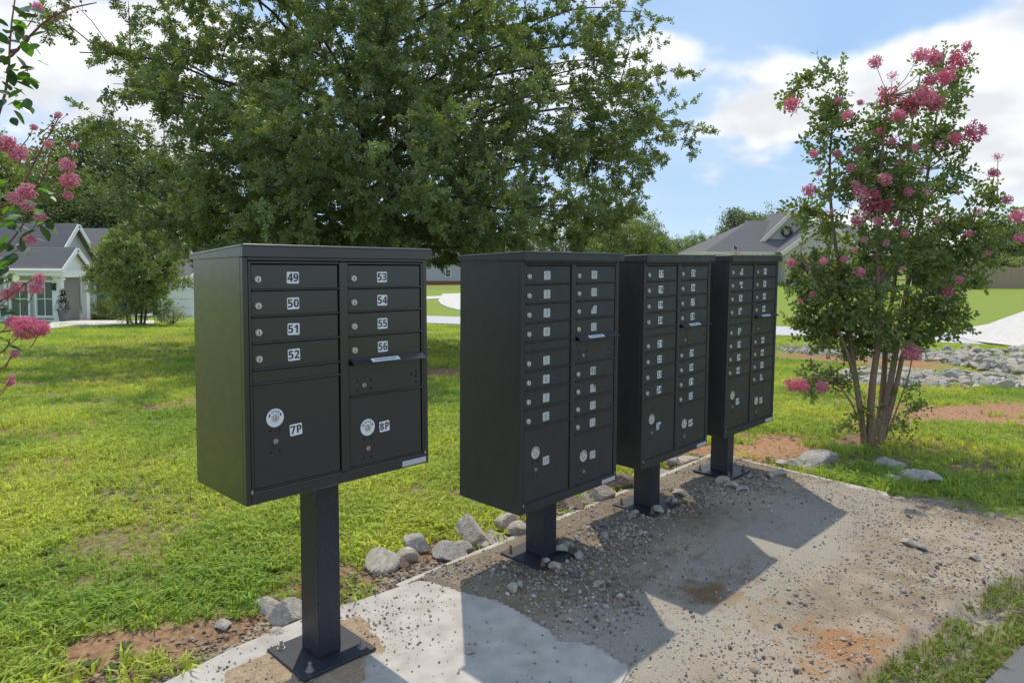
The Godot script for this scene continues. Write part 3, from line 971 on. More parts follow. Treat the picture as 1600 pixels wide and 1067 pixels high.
func build_mailbox(i: int) -> void:
	var labels := ["black cluster mailbox on a tall post, eight small doors numbered 49 to 56", "faded black cluster mailbox with worn, mostly unreadable number labels on sixteen doors", "faded black cluster mailbox with doors numbered 17 to 32, between two tall mailboxes", "faded black end mailbox closest to the crape myrtle, doors numbered 33 to 48"]
	var root := thing("cluster_mailbox", labels[i], "mailbox", Vector3(BOX[i][0], BOX[i][3], BOX[i][1]), "cluster mailboxes in a row on the pad")
	root.basis = Basis(Vector3.UP, BOX[i][2]) * Basis(Vector3.RIGHT, LEAN[i][0]) * Basis(Vector3(0, 0, 1), -LEAN[i][1])
	var first := i == 0
	var paint: Material = M.paint_black if first else M.paint_faded
	var r := RandomNumberGenerator.new()
	r.seed = 300 + i
	var yb := HT - (0.8675 if first else 1.2218)
	var W := BW / 2; var D := BD / 2
	var capb := HT - 0.0406
	# base plate, bolts, post
	var mb := MB.new()
	span(mb, -0.1537, 0.1537, 0.0, 0.012, -0.149 + 0.005, 0.149 + 0.005, 0.002)
	part(root, "base_plate", mb.done(), M.paint_dusty)
	mb = MB.new()
	span(mb, -0.0482, 0.0482, 0.012, yb - 0.001, -0.0665 + 0.005, 0.0665 + 0.005, 0.004)
	part(root, "post", mb.done(), M.paint_dusty)
	for sx in [-1, 1]:
		for sz in [-1, 1]:
			var b := MB.new()
			b.cyl(Vector3(0, 0, 0), Vector3(0, 0.003, 0), 0.016, 14)
			b.cyl(Vector3(0, 0.003, 0), Vector3(0, 0.014, 0), 0.011, 6)
			b.cyl(Vector3(0, 0.014, 0), Vector3(0, 0.032 + (0.0 if first else 0.006), 0), 0.0062, 10)
			part(root, "anchor_bolt", b.done(), M.steel if first else M.rust_steel, Vector3(sx * 0.112, 0.012, sz * 0.112 + 0.005))
	# cabinet shell: back part, then the face frame round the two master doors
	mb = MB.new()
	span(mb, -W, W, yb, capb + 0.002, -D, D - 0.020, 0.002)
	part(root, "cabinet", mb.done(), paint)
	mb = MB.new()
	span(mb, -W + 0.0005, -0.3625, yb + 0.0005, capb, D - 0.021, D, 0.002)
	span(mb, 0.3625, W - 0.0005, yb + 0.0005, capb, D - 0.021, D, 0.002)
	span(mb, -0.3624, 0.3624, yb + 0.001, yb + 0.042, D - 0.021, D - 0.0005, 0.002)
	span(mb, -0.3624, 0.3624, 1.5225, capb, D - 0.021, D - 0.0005, 0.001)
	part(root, "face_frame", mb.done(), paint)
	# hood: wedge that falls to the back, with rounded upper edges
	var fr := D + 0.0238; var bk := -D - 0.010; var hw := W + 0.010
	mb = MB.new()
	var e := 0.005
	var prof := [Vector2(fr, capb), Vector2(fr, HT - e), Vector2(fr - e * 0.4, HT - e * 0.35), Vector2(fr - e * 1.2, HT), Vector2(bk + e, HT - 0.0195), Vector2(bk, HT - 0.0195 - e * 0.6), Vector2(bk, capb)]
	for k in prof.size():
		var a: Vector2 = prof[k]; var b: Vector2 = prof[(k + 1) % prof.size()]
		mb.quad(Vector3(hw - (e if k >= 3 and k < 4 else 0.0), a.y, a.x), Vector3(hw - (e if k >= 2 and k < 4 else 0.0), b.y, b.x), Vector3(-hw + (e if k >= 2 and k < 4 else 0.0), b.y, b.x), Vector3(-hw + (e if k >= 3 and k < 4 else 0.0), a.y, a.x))
	for s in [-1.0, 1.0]:
		var q := []
		for p in [Vector2(fr, capb), Vector2(bk, capb), Vector2(bk, HT - 0.0195 - e * 0.6), Vector2(fr, HT - e)]: q.append(Vector3(s * hw, p.y, p.x))
		if s > 0: mb.quad(q[0], q[1], q[2], q[3])
		else: mb.quad(q[3], q[2], q[1], q[0])
		# bevel along the side
		var a0 := Vector3(s * hw, HT - e, fr); var a1 := Vector3(s * (hw - e), HT, fr - e * 1.2)
		var b0 := Vector3(s * hw, HT - 0.0195 - e * 0.6, bk); var b1 := Vector3(s * (hw - e), HT - 0.0195, bk + e)
		if s > 0: mb.quad(a0, b0, b1, a1)
		else: mb.quad(a1, b1, b0, a0)
	var er := 0.0055
	for q in [[Vector3(-hw + er, HT - er, fr - er), Vector3(hw - er, HT - er, fr - er)], [Vector3(-hw + er, HT - er, fr - er), Vector3(-hw + er, HT - 0.0195 - er, bk + er)], [Vector3(hw - er, HT - er, fr - er), Vector3(hw - er, HT - 0.0195 - er, bk + er)]]:
		mb.tube(PackedVector3Array(q), PackedFloat32Array([er + 0.0012, er + 0.0012]), 16)
	part(root, "hood", mb.done(), paint)
	# dark recess behind the doors and the centre post
	mb = MB.new()
	mb.box(Vector3(0, (yb + 0.042 + 1.5225) / 2, D - 0.0185), Vector3(0.7246, 1.5225 - yb - 0.042, 0.003))
	part(root, "door_recess", mb.done(), M.gap)
	mb = MB.new()
	span(mb, -0.0205, 0.0115, yb + 0.043, 1.522, D - 0.017, D + 0.003, 0.004)
	part(root, "centre_post", mb.done(), paint)
	# doors
	var zf := D - 0.004
	var zr := D + 0.0012
	var bottom := yb + 0.0495
	var cols := [[-0.3505, -0.0265], [0.0180, 0.3470]]
	for c in 2:
		var x0: float = cols[c][0]; var x1: float = cols[c][1]
		var rows := []      # [top, bottom, kind, text]
		var y := 1.511
		var num: int = [49, 1, 17, 33][i] + c * (4 if first else 8)
		for k in 4:
			rows.append([y, y - 0.0885, "door", str(num + k)])
			y -= 0.0885 if k == 3 else 0.0890
		if c == 0:
			rows.append([y, y - 0.047, "spacer", ""])
			y -= 0.047
		else:
			rows.append([y, y - 0.1365, "outgoing", ""])
			y -= 0.1365
		if not first:
			for k in 4:
				rows.append([y, y - 0.0895, "door", str(num + 4 + k)])
				y -= 0.0895
		rows.append([y, bottom, "parcel", ["7P", "8P", "1P", "2P", "3P", "4P", "5P", "6P"][i * 2 + c]])
		# master door frame: a stile each side
		mb = MB.new()
		span(mb, x0 - 0.0105, x0 - 0.0012, bottom - 0.005, 1.5195, D - 0.0165, D - 0.0012, 0.001)
		span(mb, x1 + 0.005, x1 + (0.0052 if c == 0 else 0.0145), bottom - 0.005, 1.5195, D - 0.0165, D - 0.0012, 0.001)
		span(mb, x0 - 0.0011, x1 + 0.0049, 1.5125, 1.5195, D - 0.0165, D - 0.0012, 0.001)
		span(mb, x0 - 0.0011, x1 + 0.0049, bottom - 0.005, bottom - 0.0005, D - 0.0165, D - 0.0012, 0.001)
		part(root, "door_frame", mb.done(), paint)
		for row in rows:
			var t: float = row[0] - 0.0028; var b: float = row[1] + 0.0042
			if row[2] == "parcel": b = row[1] + 0.001
			if row[2] == "outgoing": t -= 0.016
			mb = MB.new()
			span(mb, x0, x1, b, t, D - 0.0163, zf + r.randf_range(-0.0006, 0.0006), 0.0012)
			var called: String = {"door": "door", "spacer": "blank_panel", "outgoing": "outgoing_panel", "parcel": "parcel_door"}[row[2]]
			var d := part(root, called, mb.done(), paint)
			if row[2] != "parcel":
				mb = MB.new()
				span(mb, x0 - 0.001, x1 + 0.004, row[1] - 0.0012, row[1] + 0.0042, D - 0.016, zr + 0.003, 0.0016)
				part(root, "rib", mb.done(), paint)
			var lx: float = x0 + 0.0215
			var sx: float = x0 + 0.1485
			var zz := zf + 0.0008
			if row[2] == "door":
				var yc: float = row[1] + 0.0370
				lock(d, lx, yc, zz, 0.0122, M.lock_metal if first else M.sticker_cream)
				if first: sticker(d, sx, yc + 0.0045, zz, 0.045, 0.0405, M.sticker_white, row[3], M.ink, r.randf_range(-0.03, 0.03), 0)
				elif i == 1:
					var legible: bool = row[3] in ["2", "3", "13"]
					var torn: int = {"11": 2, "14": 1, "1": 0}.get(row[3], 0)
					sticker(d, sx, yc + 0.0045, zz, 0.046, 0.041, M.sticker_old, row[3], M.ink_grey if legible and row[3] == "13" else M.ink_faded, r.randf_range(-0.04, 0.04), torn)
				else:
					var torn: int = {"33": 2, "34": 3, "36": 4, "37": 4, "48": 1, "28": 0}.get(row[3], 0)
					sticker(d, sx, yc + 0.0045, zz, 0.046, 0.042, M.sticker_white, row[3], M.ink if i == 2 else M.ink_grey, r.randf_range(-0.04, 0.04), torn)
			elif row[2] == "parcel":
				var yo: float = (0.988 if c == 0 else 0.897) if first else (0.6306 if c == 0 else 0.542)
				var xo: float = x0 + 0.0755
				lock(d, xo, yo, zz, 0.0125, M.lock_metal if first else M.sticker_cream)
				mb = MB.new()
				mb.ring(Vector3.ZERO, 0.0124, 0.0315 if first else 0.029, 0.0007)
				part(d, "open_label", mb.done(), M.sticker_white if first else M.sticker_cream, Vector3(xo, yo, zz))
				var word := "OPEN"
				for k in 4:
					var a := deg_to_rad(90.0 + 32.0 - 21.5 * k)
					var q := part(d, "letter", digits_mesh(word[k], 0.0085), M.ink_blue if first else M.ink_grey, Vector3(xo + cos(a) * 0.0222, yo + sin(a) * 0.0222, zz + 0.0009))
					q.rotation.z = a - PI / 2
				for s in [-1, 1]:
					var ar := MB.new()
					for k in 4:
						var a0: float = PI / 2 + s * deg_to_rad(54.0 + 6 * k); var a1: float = PI / 2 + s * deg_to_rad(60.0 + 6 * k)
						var w0 := 0.0022 if k > 1 else 0.0042 - 0.002 * (1 - k); var w1 := 0.0022 if k > 0 else 0.0042
						var p := func(a: float, rr: float) -> Vector3: return Vector3(cos(a) * rr, sin(a) * rr, 0)
						if s > 0: ar.quad(p.call(a0, 0.0222 - w0), p.call(a0, 0.0222 + w0), p.call(a1, 0.0222 + w1), p.call(a1, 0.0222 - w1))
						else: ar.quad(p.call(a1, 0.0222 - w1), p.call(a1, 0.0222 + w1), p.call(a0, 0.0222 + w0), p.call(a0, 0.0222 - w0))
					part(d, "arrow", ar.done(), M.ink, Vector3(xo, yo, zz + 0.0011))
				var yk := yo - 0.080
				lock(d, xo, yk, zz - 0.003, 0.0095, M.steel)
				rivets(d, [[xo - 0.0165, yo - 0.0435], [xo + 0.0165, yo - 0.0435], [xo - 0.0165, yk - 0.0355], [xo + 0.0165, yk - 0.0355]], zz - 0.001, paint)
				var lsx := sx + 0.003
				var ls: Material = M.sticker_white if first else (M.sticker_old if i == 1 else M.sticker_white)
				sticker(d, lsx, yo - (0.052 if c == 0 else 0.008), zz, 0.046, 0.040, ls, row[3], (M.ink if first else (M.ink_faded if i == 1 else M.ink_grey)), r.randf_range(0.0, 0.06), 0 if i != 2 or c == 1 else 4)
			elif row[2] == "outgoing":
				var yp: float = row[1] + 0.0395
				lock(d, x0 + 0.0605, yp, zz - 0.003, 0.0095, M.steel)
				rivets(d, [[x0 + 0.033, yp - 0.017], [x0 + 0.033, yp + 0.017], [x0 + 0.093, yp - 0.017], [x0 + 0.093, yp + 0.017], [x1 - 0.045, yp + 0.017], [x1 - 0.022, yp + 0.029], [x1 - 0.022, yp + 0.008], [x1 - 0.022, yp - 0.017]], zz - 0.001, paint)
				# flap that sheds rain over the outgoing slot
				var fl := MB.new()
				var yt: float = row[0] + 0.006
				var xa := x0 + 0.001; var xb := x1 + 0.006
				var p0 := Vector3(0, yt, zr); var p1 := Vector3(0, yt - 0.0205, zr + 0.030); var p2 := Vector3(0, yt - 0.0235, zr + 0.0285); var p3 := Vector3(0, yt - 0.006, zr)
				var L := Vector3(xa, 0, 0); var R := Vector3(xb, 0, 0)
				fl.quad(L + p1, R + p1, R + p0, L + p0); fl.quad(L + p2, R + p2, R + p1, L + p1); fl.quad(L + p3, R + p3, R + p2, L + p2)
				fl.quad(L + p0, L + p3, L + p2, L + p1); fl.quad(R + p1, R + p2, R + p3, R + p0)
				var fp := part(root, "mail_slot_flap", fl.done(), paint)
				var sl := MB.new()
				sl.box(Vector3.ZERO, Vector3(0.126, 0.0195, 0.0006))
				var ang := atan2(0.0205, 0.030)
				var so := part(fp, "slot_label", sl.done(), M.sticker_white, Vector3((xa + xb) / 2 - 0.02, yt - 0.0103, zr + 0.0154))
				so.rotation.x = -(PI / 2 - ang)
				var tx := part(fp, "lettering", text_mesh("OUTGOING MAIL", 0.0095), M.ink_blue, Vector3((xa + xb) / 2 - 0.02, yt - 0.0098, zr + 0.0160))
				tx.rotation.x = -(PI / 2 - ang)
	# maker's plate on the sill, and the two hinge pins
	mb = MB.new()
	mb.box(Vector3.ZERO, Vector3(0.118, 0.0215, 0.0008))
	part(root, "serial_label", mb.done(), M.sticker_silver, Vector3(0.308, yb + 0.018, D + 0.0006))
	for s in [-1, 1]:
		mb = MB.new()
		mb.cyl(Vector3(0, 0, 0), Vector3(0, 0.012, 0), 0.0034, 10)
		part(root, "hinge_pin", mb.done(), M.steel, Vector3(s * 0.3615, yb + 0.040, D + 0.002))

# ================================================================ rocks beside the pad
func build_edge_rocks() -> void:
	var protos := []
	for k in 8: protos.append(rock_mesh(500 + k, Vector3(1.25, 1.25, 1.25), 3, 0.04))
	# px, py of the foot, width and height in pixels, depth ratio, material, label
	var L := [
		[592, 893, 50, 44, 0, "rock_pale", "pale angular rock with a steep side near the slab corner"],
		[648, 866, 42, 28, 1, "rock_grey", ""], [636, 880, 30, 22, 2, "rock_pale", ""], [629, 889, 22, 15, 3, "rock_brown", "small dark rock in front of the pale rocks by the slab"], [698, 880, 50, 28, 4, "rock_grey", ""],
		[733, 853, 60, 46, 5, "rock_pale", "tallest pale rock in the row, with a shaded hollow face"], [720, 866, 28, 18, 6, "rock_grey", ""], [753, 858, 24, 12, 7, "rock_pale", ""], [772, 850, 40, 20, 0, "rock_grey", ""],
		[795, 838, 40, 34, 1, "rock_pale", ""], [812, 842, 40, 24, 2, "rock_pale", ""], [895, 800, 48, 24, 3, "rock_brown", "brownish rock behind the post with worn number labels"], [893, 806, 22, 14, 5, "rock_grey", ""], [918, 793, 26, 20, 4, "rock_pink", ""],
		[938, 788, 40, 28, 6, "rock_pink", "whitish pink rock between two mailbox posts"], [972, 768, 44, 26, 7, "rock_brown", "dark brown rock beside the post of the mailbox numbered 17 to 32"], [1038, 742, 18, 10, 0, "rock_grey", ""], [1055, 731, 22, 16, 1, "rock_grey", ""], [1078, 727, 34, 12, 2, "rock_pale", ""],
		[450, 980, 52, 40, 4, "rock_grey", "broad flat grey rock sunk in soil beside the clean slab"], [415, 962, 50, 20, 5, "rock_grey", ""], [425, 1005, 32, 18, 6, "rock_pink", "small orange-tinted stone touching the edge of the clean slab"], [345, 985, 26, 12, 7, "rock_grey", ""],
		[1288, 730, 54, 24, 2, "rock_grey", "largest grey rock at the pad's far corner below the crape myrtle"], [1250, 733, 26, 14, 3, "rock_grey", ""], [1274, 738, 24, 11, 4, "rock_pale", ""], [1400, 736, 40, 20, 5, "rock_grey", "slab-sided grey rock in the crape myrtle's shade"], [1402, 757, 28, 13, 6, "rock_grey", ""], [1448, 757, 52, 20, 7, "rock_grey", "long low grey rock half sunk in the grass near the gravel"], [1337, 750, 24, 9, 0, "rock_grey", ""], [1225, 728, 20, 8, 1, "rock_pale", ""],
	]
	var r := RandomNumberGenerator.new()
	r.seed = 12
	for q in L:
		var p := gp(q[0], q[1])
		var dep := -p.z
		var w: float = q[2] * dep / F; var h: float = q[3] * dep / F
		var o := part(self, "rock", protos[q[4]], M[q[5]])
		var dz := minf(w, 0.8 * w + 0.02)
		o.basis = Basis(Vector3.UP, r.randf_range(-0.5, 0.5)) * Basis(Vector3(0, 0, 1), r.randf_range(-0.15, 0.15)) * Basis.from_scale(Vector3(w * 0.48, h * 0.55, dz * 0.46))
		o.position = p + Vector3(0, h * 0.18, -dz * 0.35)
		var lab: String = q[6]
		if lab == "": lab = "weathered rock in the loose line of rocks edging the pad"
		tag(o, lab, "rock", "rocks along the edge of the pad")
	# embedded fragments among the gravel by the plates: larger stones one can pick out
	for q in [[875, 862, 20], [886, 858, 16], [851, 880, 12], [868, 890, 16], [735, 1021, 12], [905, 872, 18], [945, 845, 12], [1050, 787, 14], [1062, 776, 16], [1130, 757, 16], [1145, 765, 18], [1160, 770, 14], [1218, 745, 16], [1205, 748, 12], [800, 925, 16], [812, 920, 10], [935, 918, 12], [1420, 853, 18], [1442, 860, 14], [1525, 875, 14], [990, 805, 12], [1028, 800, 14]]:
		var g := ground_at(q[0], q[1])
		var y := maxf(bed_height(g.x, g.y), 0.0)
		var w: float = q[2] * -g.y / F
		var o := part(self, "stone", protos[4 + r.randi() % 4], M[["rock_grey", "rock_pale"][r.randi() % 2]])
		o.basis = Basis(Vector3.UP, r.randf() * TAU) * Basis.from_scale(Vector3(w * 0.55, w * 0.38, w * 0.5))
		o.position = Vector3(g.x, y + w * 0.22, g.y)
		tag(o, "fist-sized or smaller broken stone lying in the gravel of the pad", "stone", "stones lying on the pad")

func build_riprap() -> void:
	var protos := []
	for k in 7: protos.append(rock_mesh(700 + k, Vector3(1.3, 0.95, 1.1), 2, 0.04))
	var r := RandomNumberGenerator.new()
	r.seed = 19
	var bands := [PackedVector2Array([Vector2(1215, 540), Vector2(1330, 545), Vector2(1440, 546), Vector2(1520, 548), Vector2(1640, 545), Vector2(1640, 588), Vector2(1560, 582), Vector2(1500, 572), Vector2(1440, 563), Vector2(1330, 560), Vector2(1215, 550)]),
		PackedVector2Array([Vector2(1380, 578), Vector2(1450, 580), Vector2(1560, 588), Vector2(1640, 594), Vector2(1640, 608), Vector2(1540, 606), Vector2(1420, 606), Vector2(1330, 600), Vector2(1300, 585)])]
	var placed := []
	for b in 2:
		var n: int = [180, 110][b]
		for k in n * 8:
			if n <= 0: break
			var x := r.randf_range(1212, 1640); var y := r.randf_range(538, 612)
			if not Geometry2D.is_point_in_polygon(Vector2(x, y), bands[b]): continue
			n -= 1
			placed.append([x, y, b])
	# small broken stone filling the gaps
	var xf := []; var cols := []
	for k in 5200:
		var x := r.randf_range(1212, 1640); var y := r.randf_range(538, 612)
		if not (Geometry2D.is_point_in_polygon(Vector2(x, y), bands[0]) or Geometry2D.is_point_in_polygon(Vector2(x, y), bands[1])): continue
		var p := gp(x, y)
		var s := r.randf_range(0.02, 0.055)
		xf.append(Transform3D(Basis.from_euler(Vector3(r.randf(), r.randf() * TAU, r.randf())).scaled(Vector3.ONE * s), p + Vector3(0, s * 0.4, 0)))
		var t := r.randf_range(0.26, 0.56)
		cols.append(Color(t, t, t * 0.98))
	tag(multi("small_ditch_stones", rock_mesh(790, Vector3(1.1, 0.8, 1), 1, 0.0), M.pebble, xf, cols), "small broken grey stone filling the gaps in the drainage ditch", "gravel", "", "stuff")
	placed.sort_custom(func(a, b): return a[1] < b[1])
	for q in placed:
		var p := gp(q[0], q[1])
		var big: float = clampf((q[0] - 1300.0) / 250.0, 0, 1) if q[2] == 0 else 0.35
		var s := r.randf_range(0.055, 0.105) * (1.0 + 0.4 * big)
		var o := part(self, "ditch_rock", protos[r.randi() % 7], M[["rock_grey", "rock_pale", "rock_pale"][r.randi() % 3]])
		o.basis = Basis.from_euler(Vector3(r.randf_range(-0.5, 0.5), r.randf() * TAU, r.randf_range(-0.5, 0.5))) * Basis.from_scale(Vector3(s * 1.2, s * r.randf_range(0.6, 1.0), s))
		o.position = p + Vector3(0, s * (0.25 + 0.4 * big * r.randf()), 0)
		tag(o, "grey broken rock heaped in the drainage ditch before the street", "rock", "rocks lining the drainage ditch")

# ================================================================ houses
func slab4(mb: MB, a: Vector3, b: Vector3, c: Vector3, d: Vector3, t: float) -> void:   # a roof plane with thickness t below it; counter-clockwise from outside
	var n := (b - a).cross(c - a).normalized()
	var o := -n * t
	mb.quad(a, b, c, d)
	mb.quad(d + o, c + o, b + o, a + o)
	mb.quad(b, a, a + o, b + o); mb.quad(c, b, b + o, c + o); mb.quad(d, c, c + o, d + o); mb.quad(a, d, d + o, a + o)

func shingle_courses(parent: Node3D, a: Vector3, b: Vector3, c: Vector3, d: Vector3, course: float, m: Material, r: RandomNumberGenerator) -> void:
	# a,b eave left,right ; c,d ridge right,left. Courses of shingles: each is a part with a stepped edge
	var n := (b - a).cross(c - a).normalized()
	var k := maxi(2, int(((d + c) / 2 - (a + b) / 2).length() / course))
	for i in k:
		var t0 := float(i) / k; var t1 := minf(1.0, float(i + 1.12) / k)
		var l0 := a.lerp(d, t0) + n * 0.011; var r0 := b.lerp(c, t0) + n * 0.011
		var l1 := a.lerp(d, t1) + n * 0.003; var r1 := b.lerp(c, t1) + n * 0.003
		var mb := MB.new()
		mb.quad(l0, r0, r1, l1)
		mb.quad(l0 - n * 0.009, r0 - n * 0.009, r0, l0)
		part(parent, "shingle_course", mb.done(), m)

func window(parent: Node3D, ctr: Vector3, w: float, h: float, b: Basis, cols: int, rows: int, frame: Material) -> void:
	# b.x across, b.y up, b.z out of the wall
	ctr += b.z * 0.03
	var f := MB.new()
	var fw := 0.09
	f.box(ctr + b * Vector3(-w / 2 - fw / 2, 0, 0.03), Vector3(fw, h + 2 * fw, 0.08), b)
	f.box(ctr + b * Vector3(w / 2 + fw / 2, 0, 0.03), Vector3(fw, h + 2 * fw, 0.08), b)
	f.box(ctr + b * Vector3(0, h / 2 + fw / 2, 0.03), Vector3(w, fw, 0.08), b)
	f.box(ctr + b * Vector3(0, -h / 2 - fw / 2, 0.04), Vector3(w, fw, 0.10), b)
	var o := part(parent, "window", f.done(), frame)
	for i in cols:
		for j in rows:
			var g := MB.new()
			g.box(ctr + b * Vector3((i + 0.5) * w / cols - w / 2, (j + 0.5) * h / rows - h / 2, 0.012), Vector3(w / cols - 0.03, h / rows - 0.03, 0.01), b)
			part(o, "pane", g.done(), M.window_glass)
	var mu := MB.new()
	for i in cols + 1: mu.box(ctr + b * Vector3(i * w / cols - w / 2, 0, 0.02), Vector3(0.035, h, 0.03), b)
	for j in rows + 1: mu.box(ctr + b * Vector3(0, j * h / rows - h / 2, 0.023), Vector3(w, 0.035, 0.03), b)
	part(o, "muntin", mu.done(), frame)

func siding(parent: Node3D, called: String, p0: Vector3, p1: Vector3, y0: float, y1: float, m: Material, board := 0.16, upright := false) -> void:
	# a wall of lapped boards from p0 to p1 (left to right seen from outside)
	var t := (p1 - p0); t.y = 0
	var L := t.length(); t /= L
	var n := Vector3(-t.z, 0, t.x)
	var w := MB.new()
	w.quad(Vector3(p0.x, y0, p0.z), Vector3(p1.x, y0, p1.z), Vector3(p1.x, y1, p1.z), Vector3(p0.x, y1, p0.z))
	w.quad(Vector3(p1.x, y0, p1.z) - n * 0.12, Vector3(p0.x, y0, p0.z) - n * 0.12, Vector3(p0.x, y1, p0.z) - n * 0.12, Vector3(p1.x, y1, p1.z) - n * 0.12)
	var o := part(parent, called, w.done(), m)
	var b := MB.new()
	if upright:
		var k := int(L / 0.3)
		for i in k + 1:
			var q := p0 + t * (L * i / k)
			b.box(Vector3(q.x, (y0 + y1) / 2, q.z) + n * 0.014, Vector3(0.05, y1 - y0, 0.024), Basis(t, Vector3.UP, n))
		part(o, "batten", b.done(), m)
		return
	var k := int((y1 - y0) / board)
	for i in k:
		var ya := y0 + (y1 - y0) * i / k; var yb := y0 + (y1 - y0) * (i + 1) / k
		var lo := n * 0.024; var hi := n * 0.004
		b.quad(Vector3(p0.x, ya, p0.z) + lo, Vector3(p1.x, ya, p1.z) + lo, Vector3(p1.x, yb, p1.z) + hi, Vector3(p0.x, yb, p0.z) + hi)
		b.quad(Vector3(p0.x, ya, p0.z), Vector3(p1.x, ya, p1.z), Vector3(p1.x, ya, p1.z) + lo, Vector3(p0.x, ya, p0.z) + lo)
	part(o, "lap_board", b.done(), m).set_meta("kind", "stuff")

func gable_roof_x(parent: Node3D, x0: float, x1: float, zc: float, half: float, ye: float, yr: float, m: Material, r: RandomNumberGenerator, course: float, trim: Material) -> void:
	# ridge along x, gable end at x1 facing +x
	var o := 0.0
	for s in [1.0, -1.0]:
		var mb := MB.new()
		var e0 := Vector3(x0, ye, zc + s * half); var e1 := Vector3(x1, ye, zc + s * half)
		var r0 := Vector3(x0, yr, zc); var r1 := Vector3(x1, yr, zc)
		if s > 0: slab4(mb, e0, e1, r1, r0, 0.10)
		else: slab4(mb, e1, e0, r0, r1, 0.10)
		var p := part(parent, "roof", mb.done(), m)
		if s > 0: shingle_courses(p, e0, e1, r1, r0, course, m, r)
		var f := MB.new()     # fascia along the eave and rake board up the gable
		f.box(Vector3((x0 + x1) / 2, ye - 0.12, zc + s * (half - 0.02)), Vector3(x1 - x0, 0.20, 0.05))
		part(parent, "fascia", f.done(), trim)
		var k := MB.new()
		var d := (r1 - e1); var len := d.length()
		var bs := Basis(Vector3.RIGHT, d.normalized(), Vector3.RIGHT.cross(d.normalized()))
		k.box((r1 + e1) / 2 + Vector3(0.012, -0.12, 0), Vector3(0.06, len, 0.20), bs)
		part(parent, "rake_board", k.done(), trim)

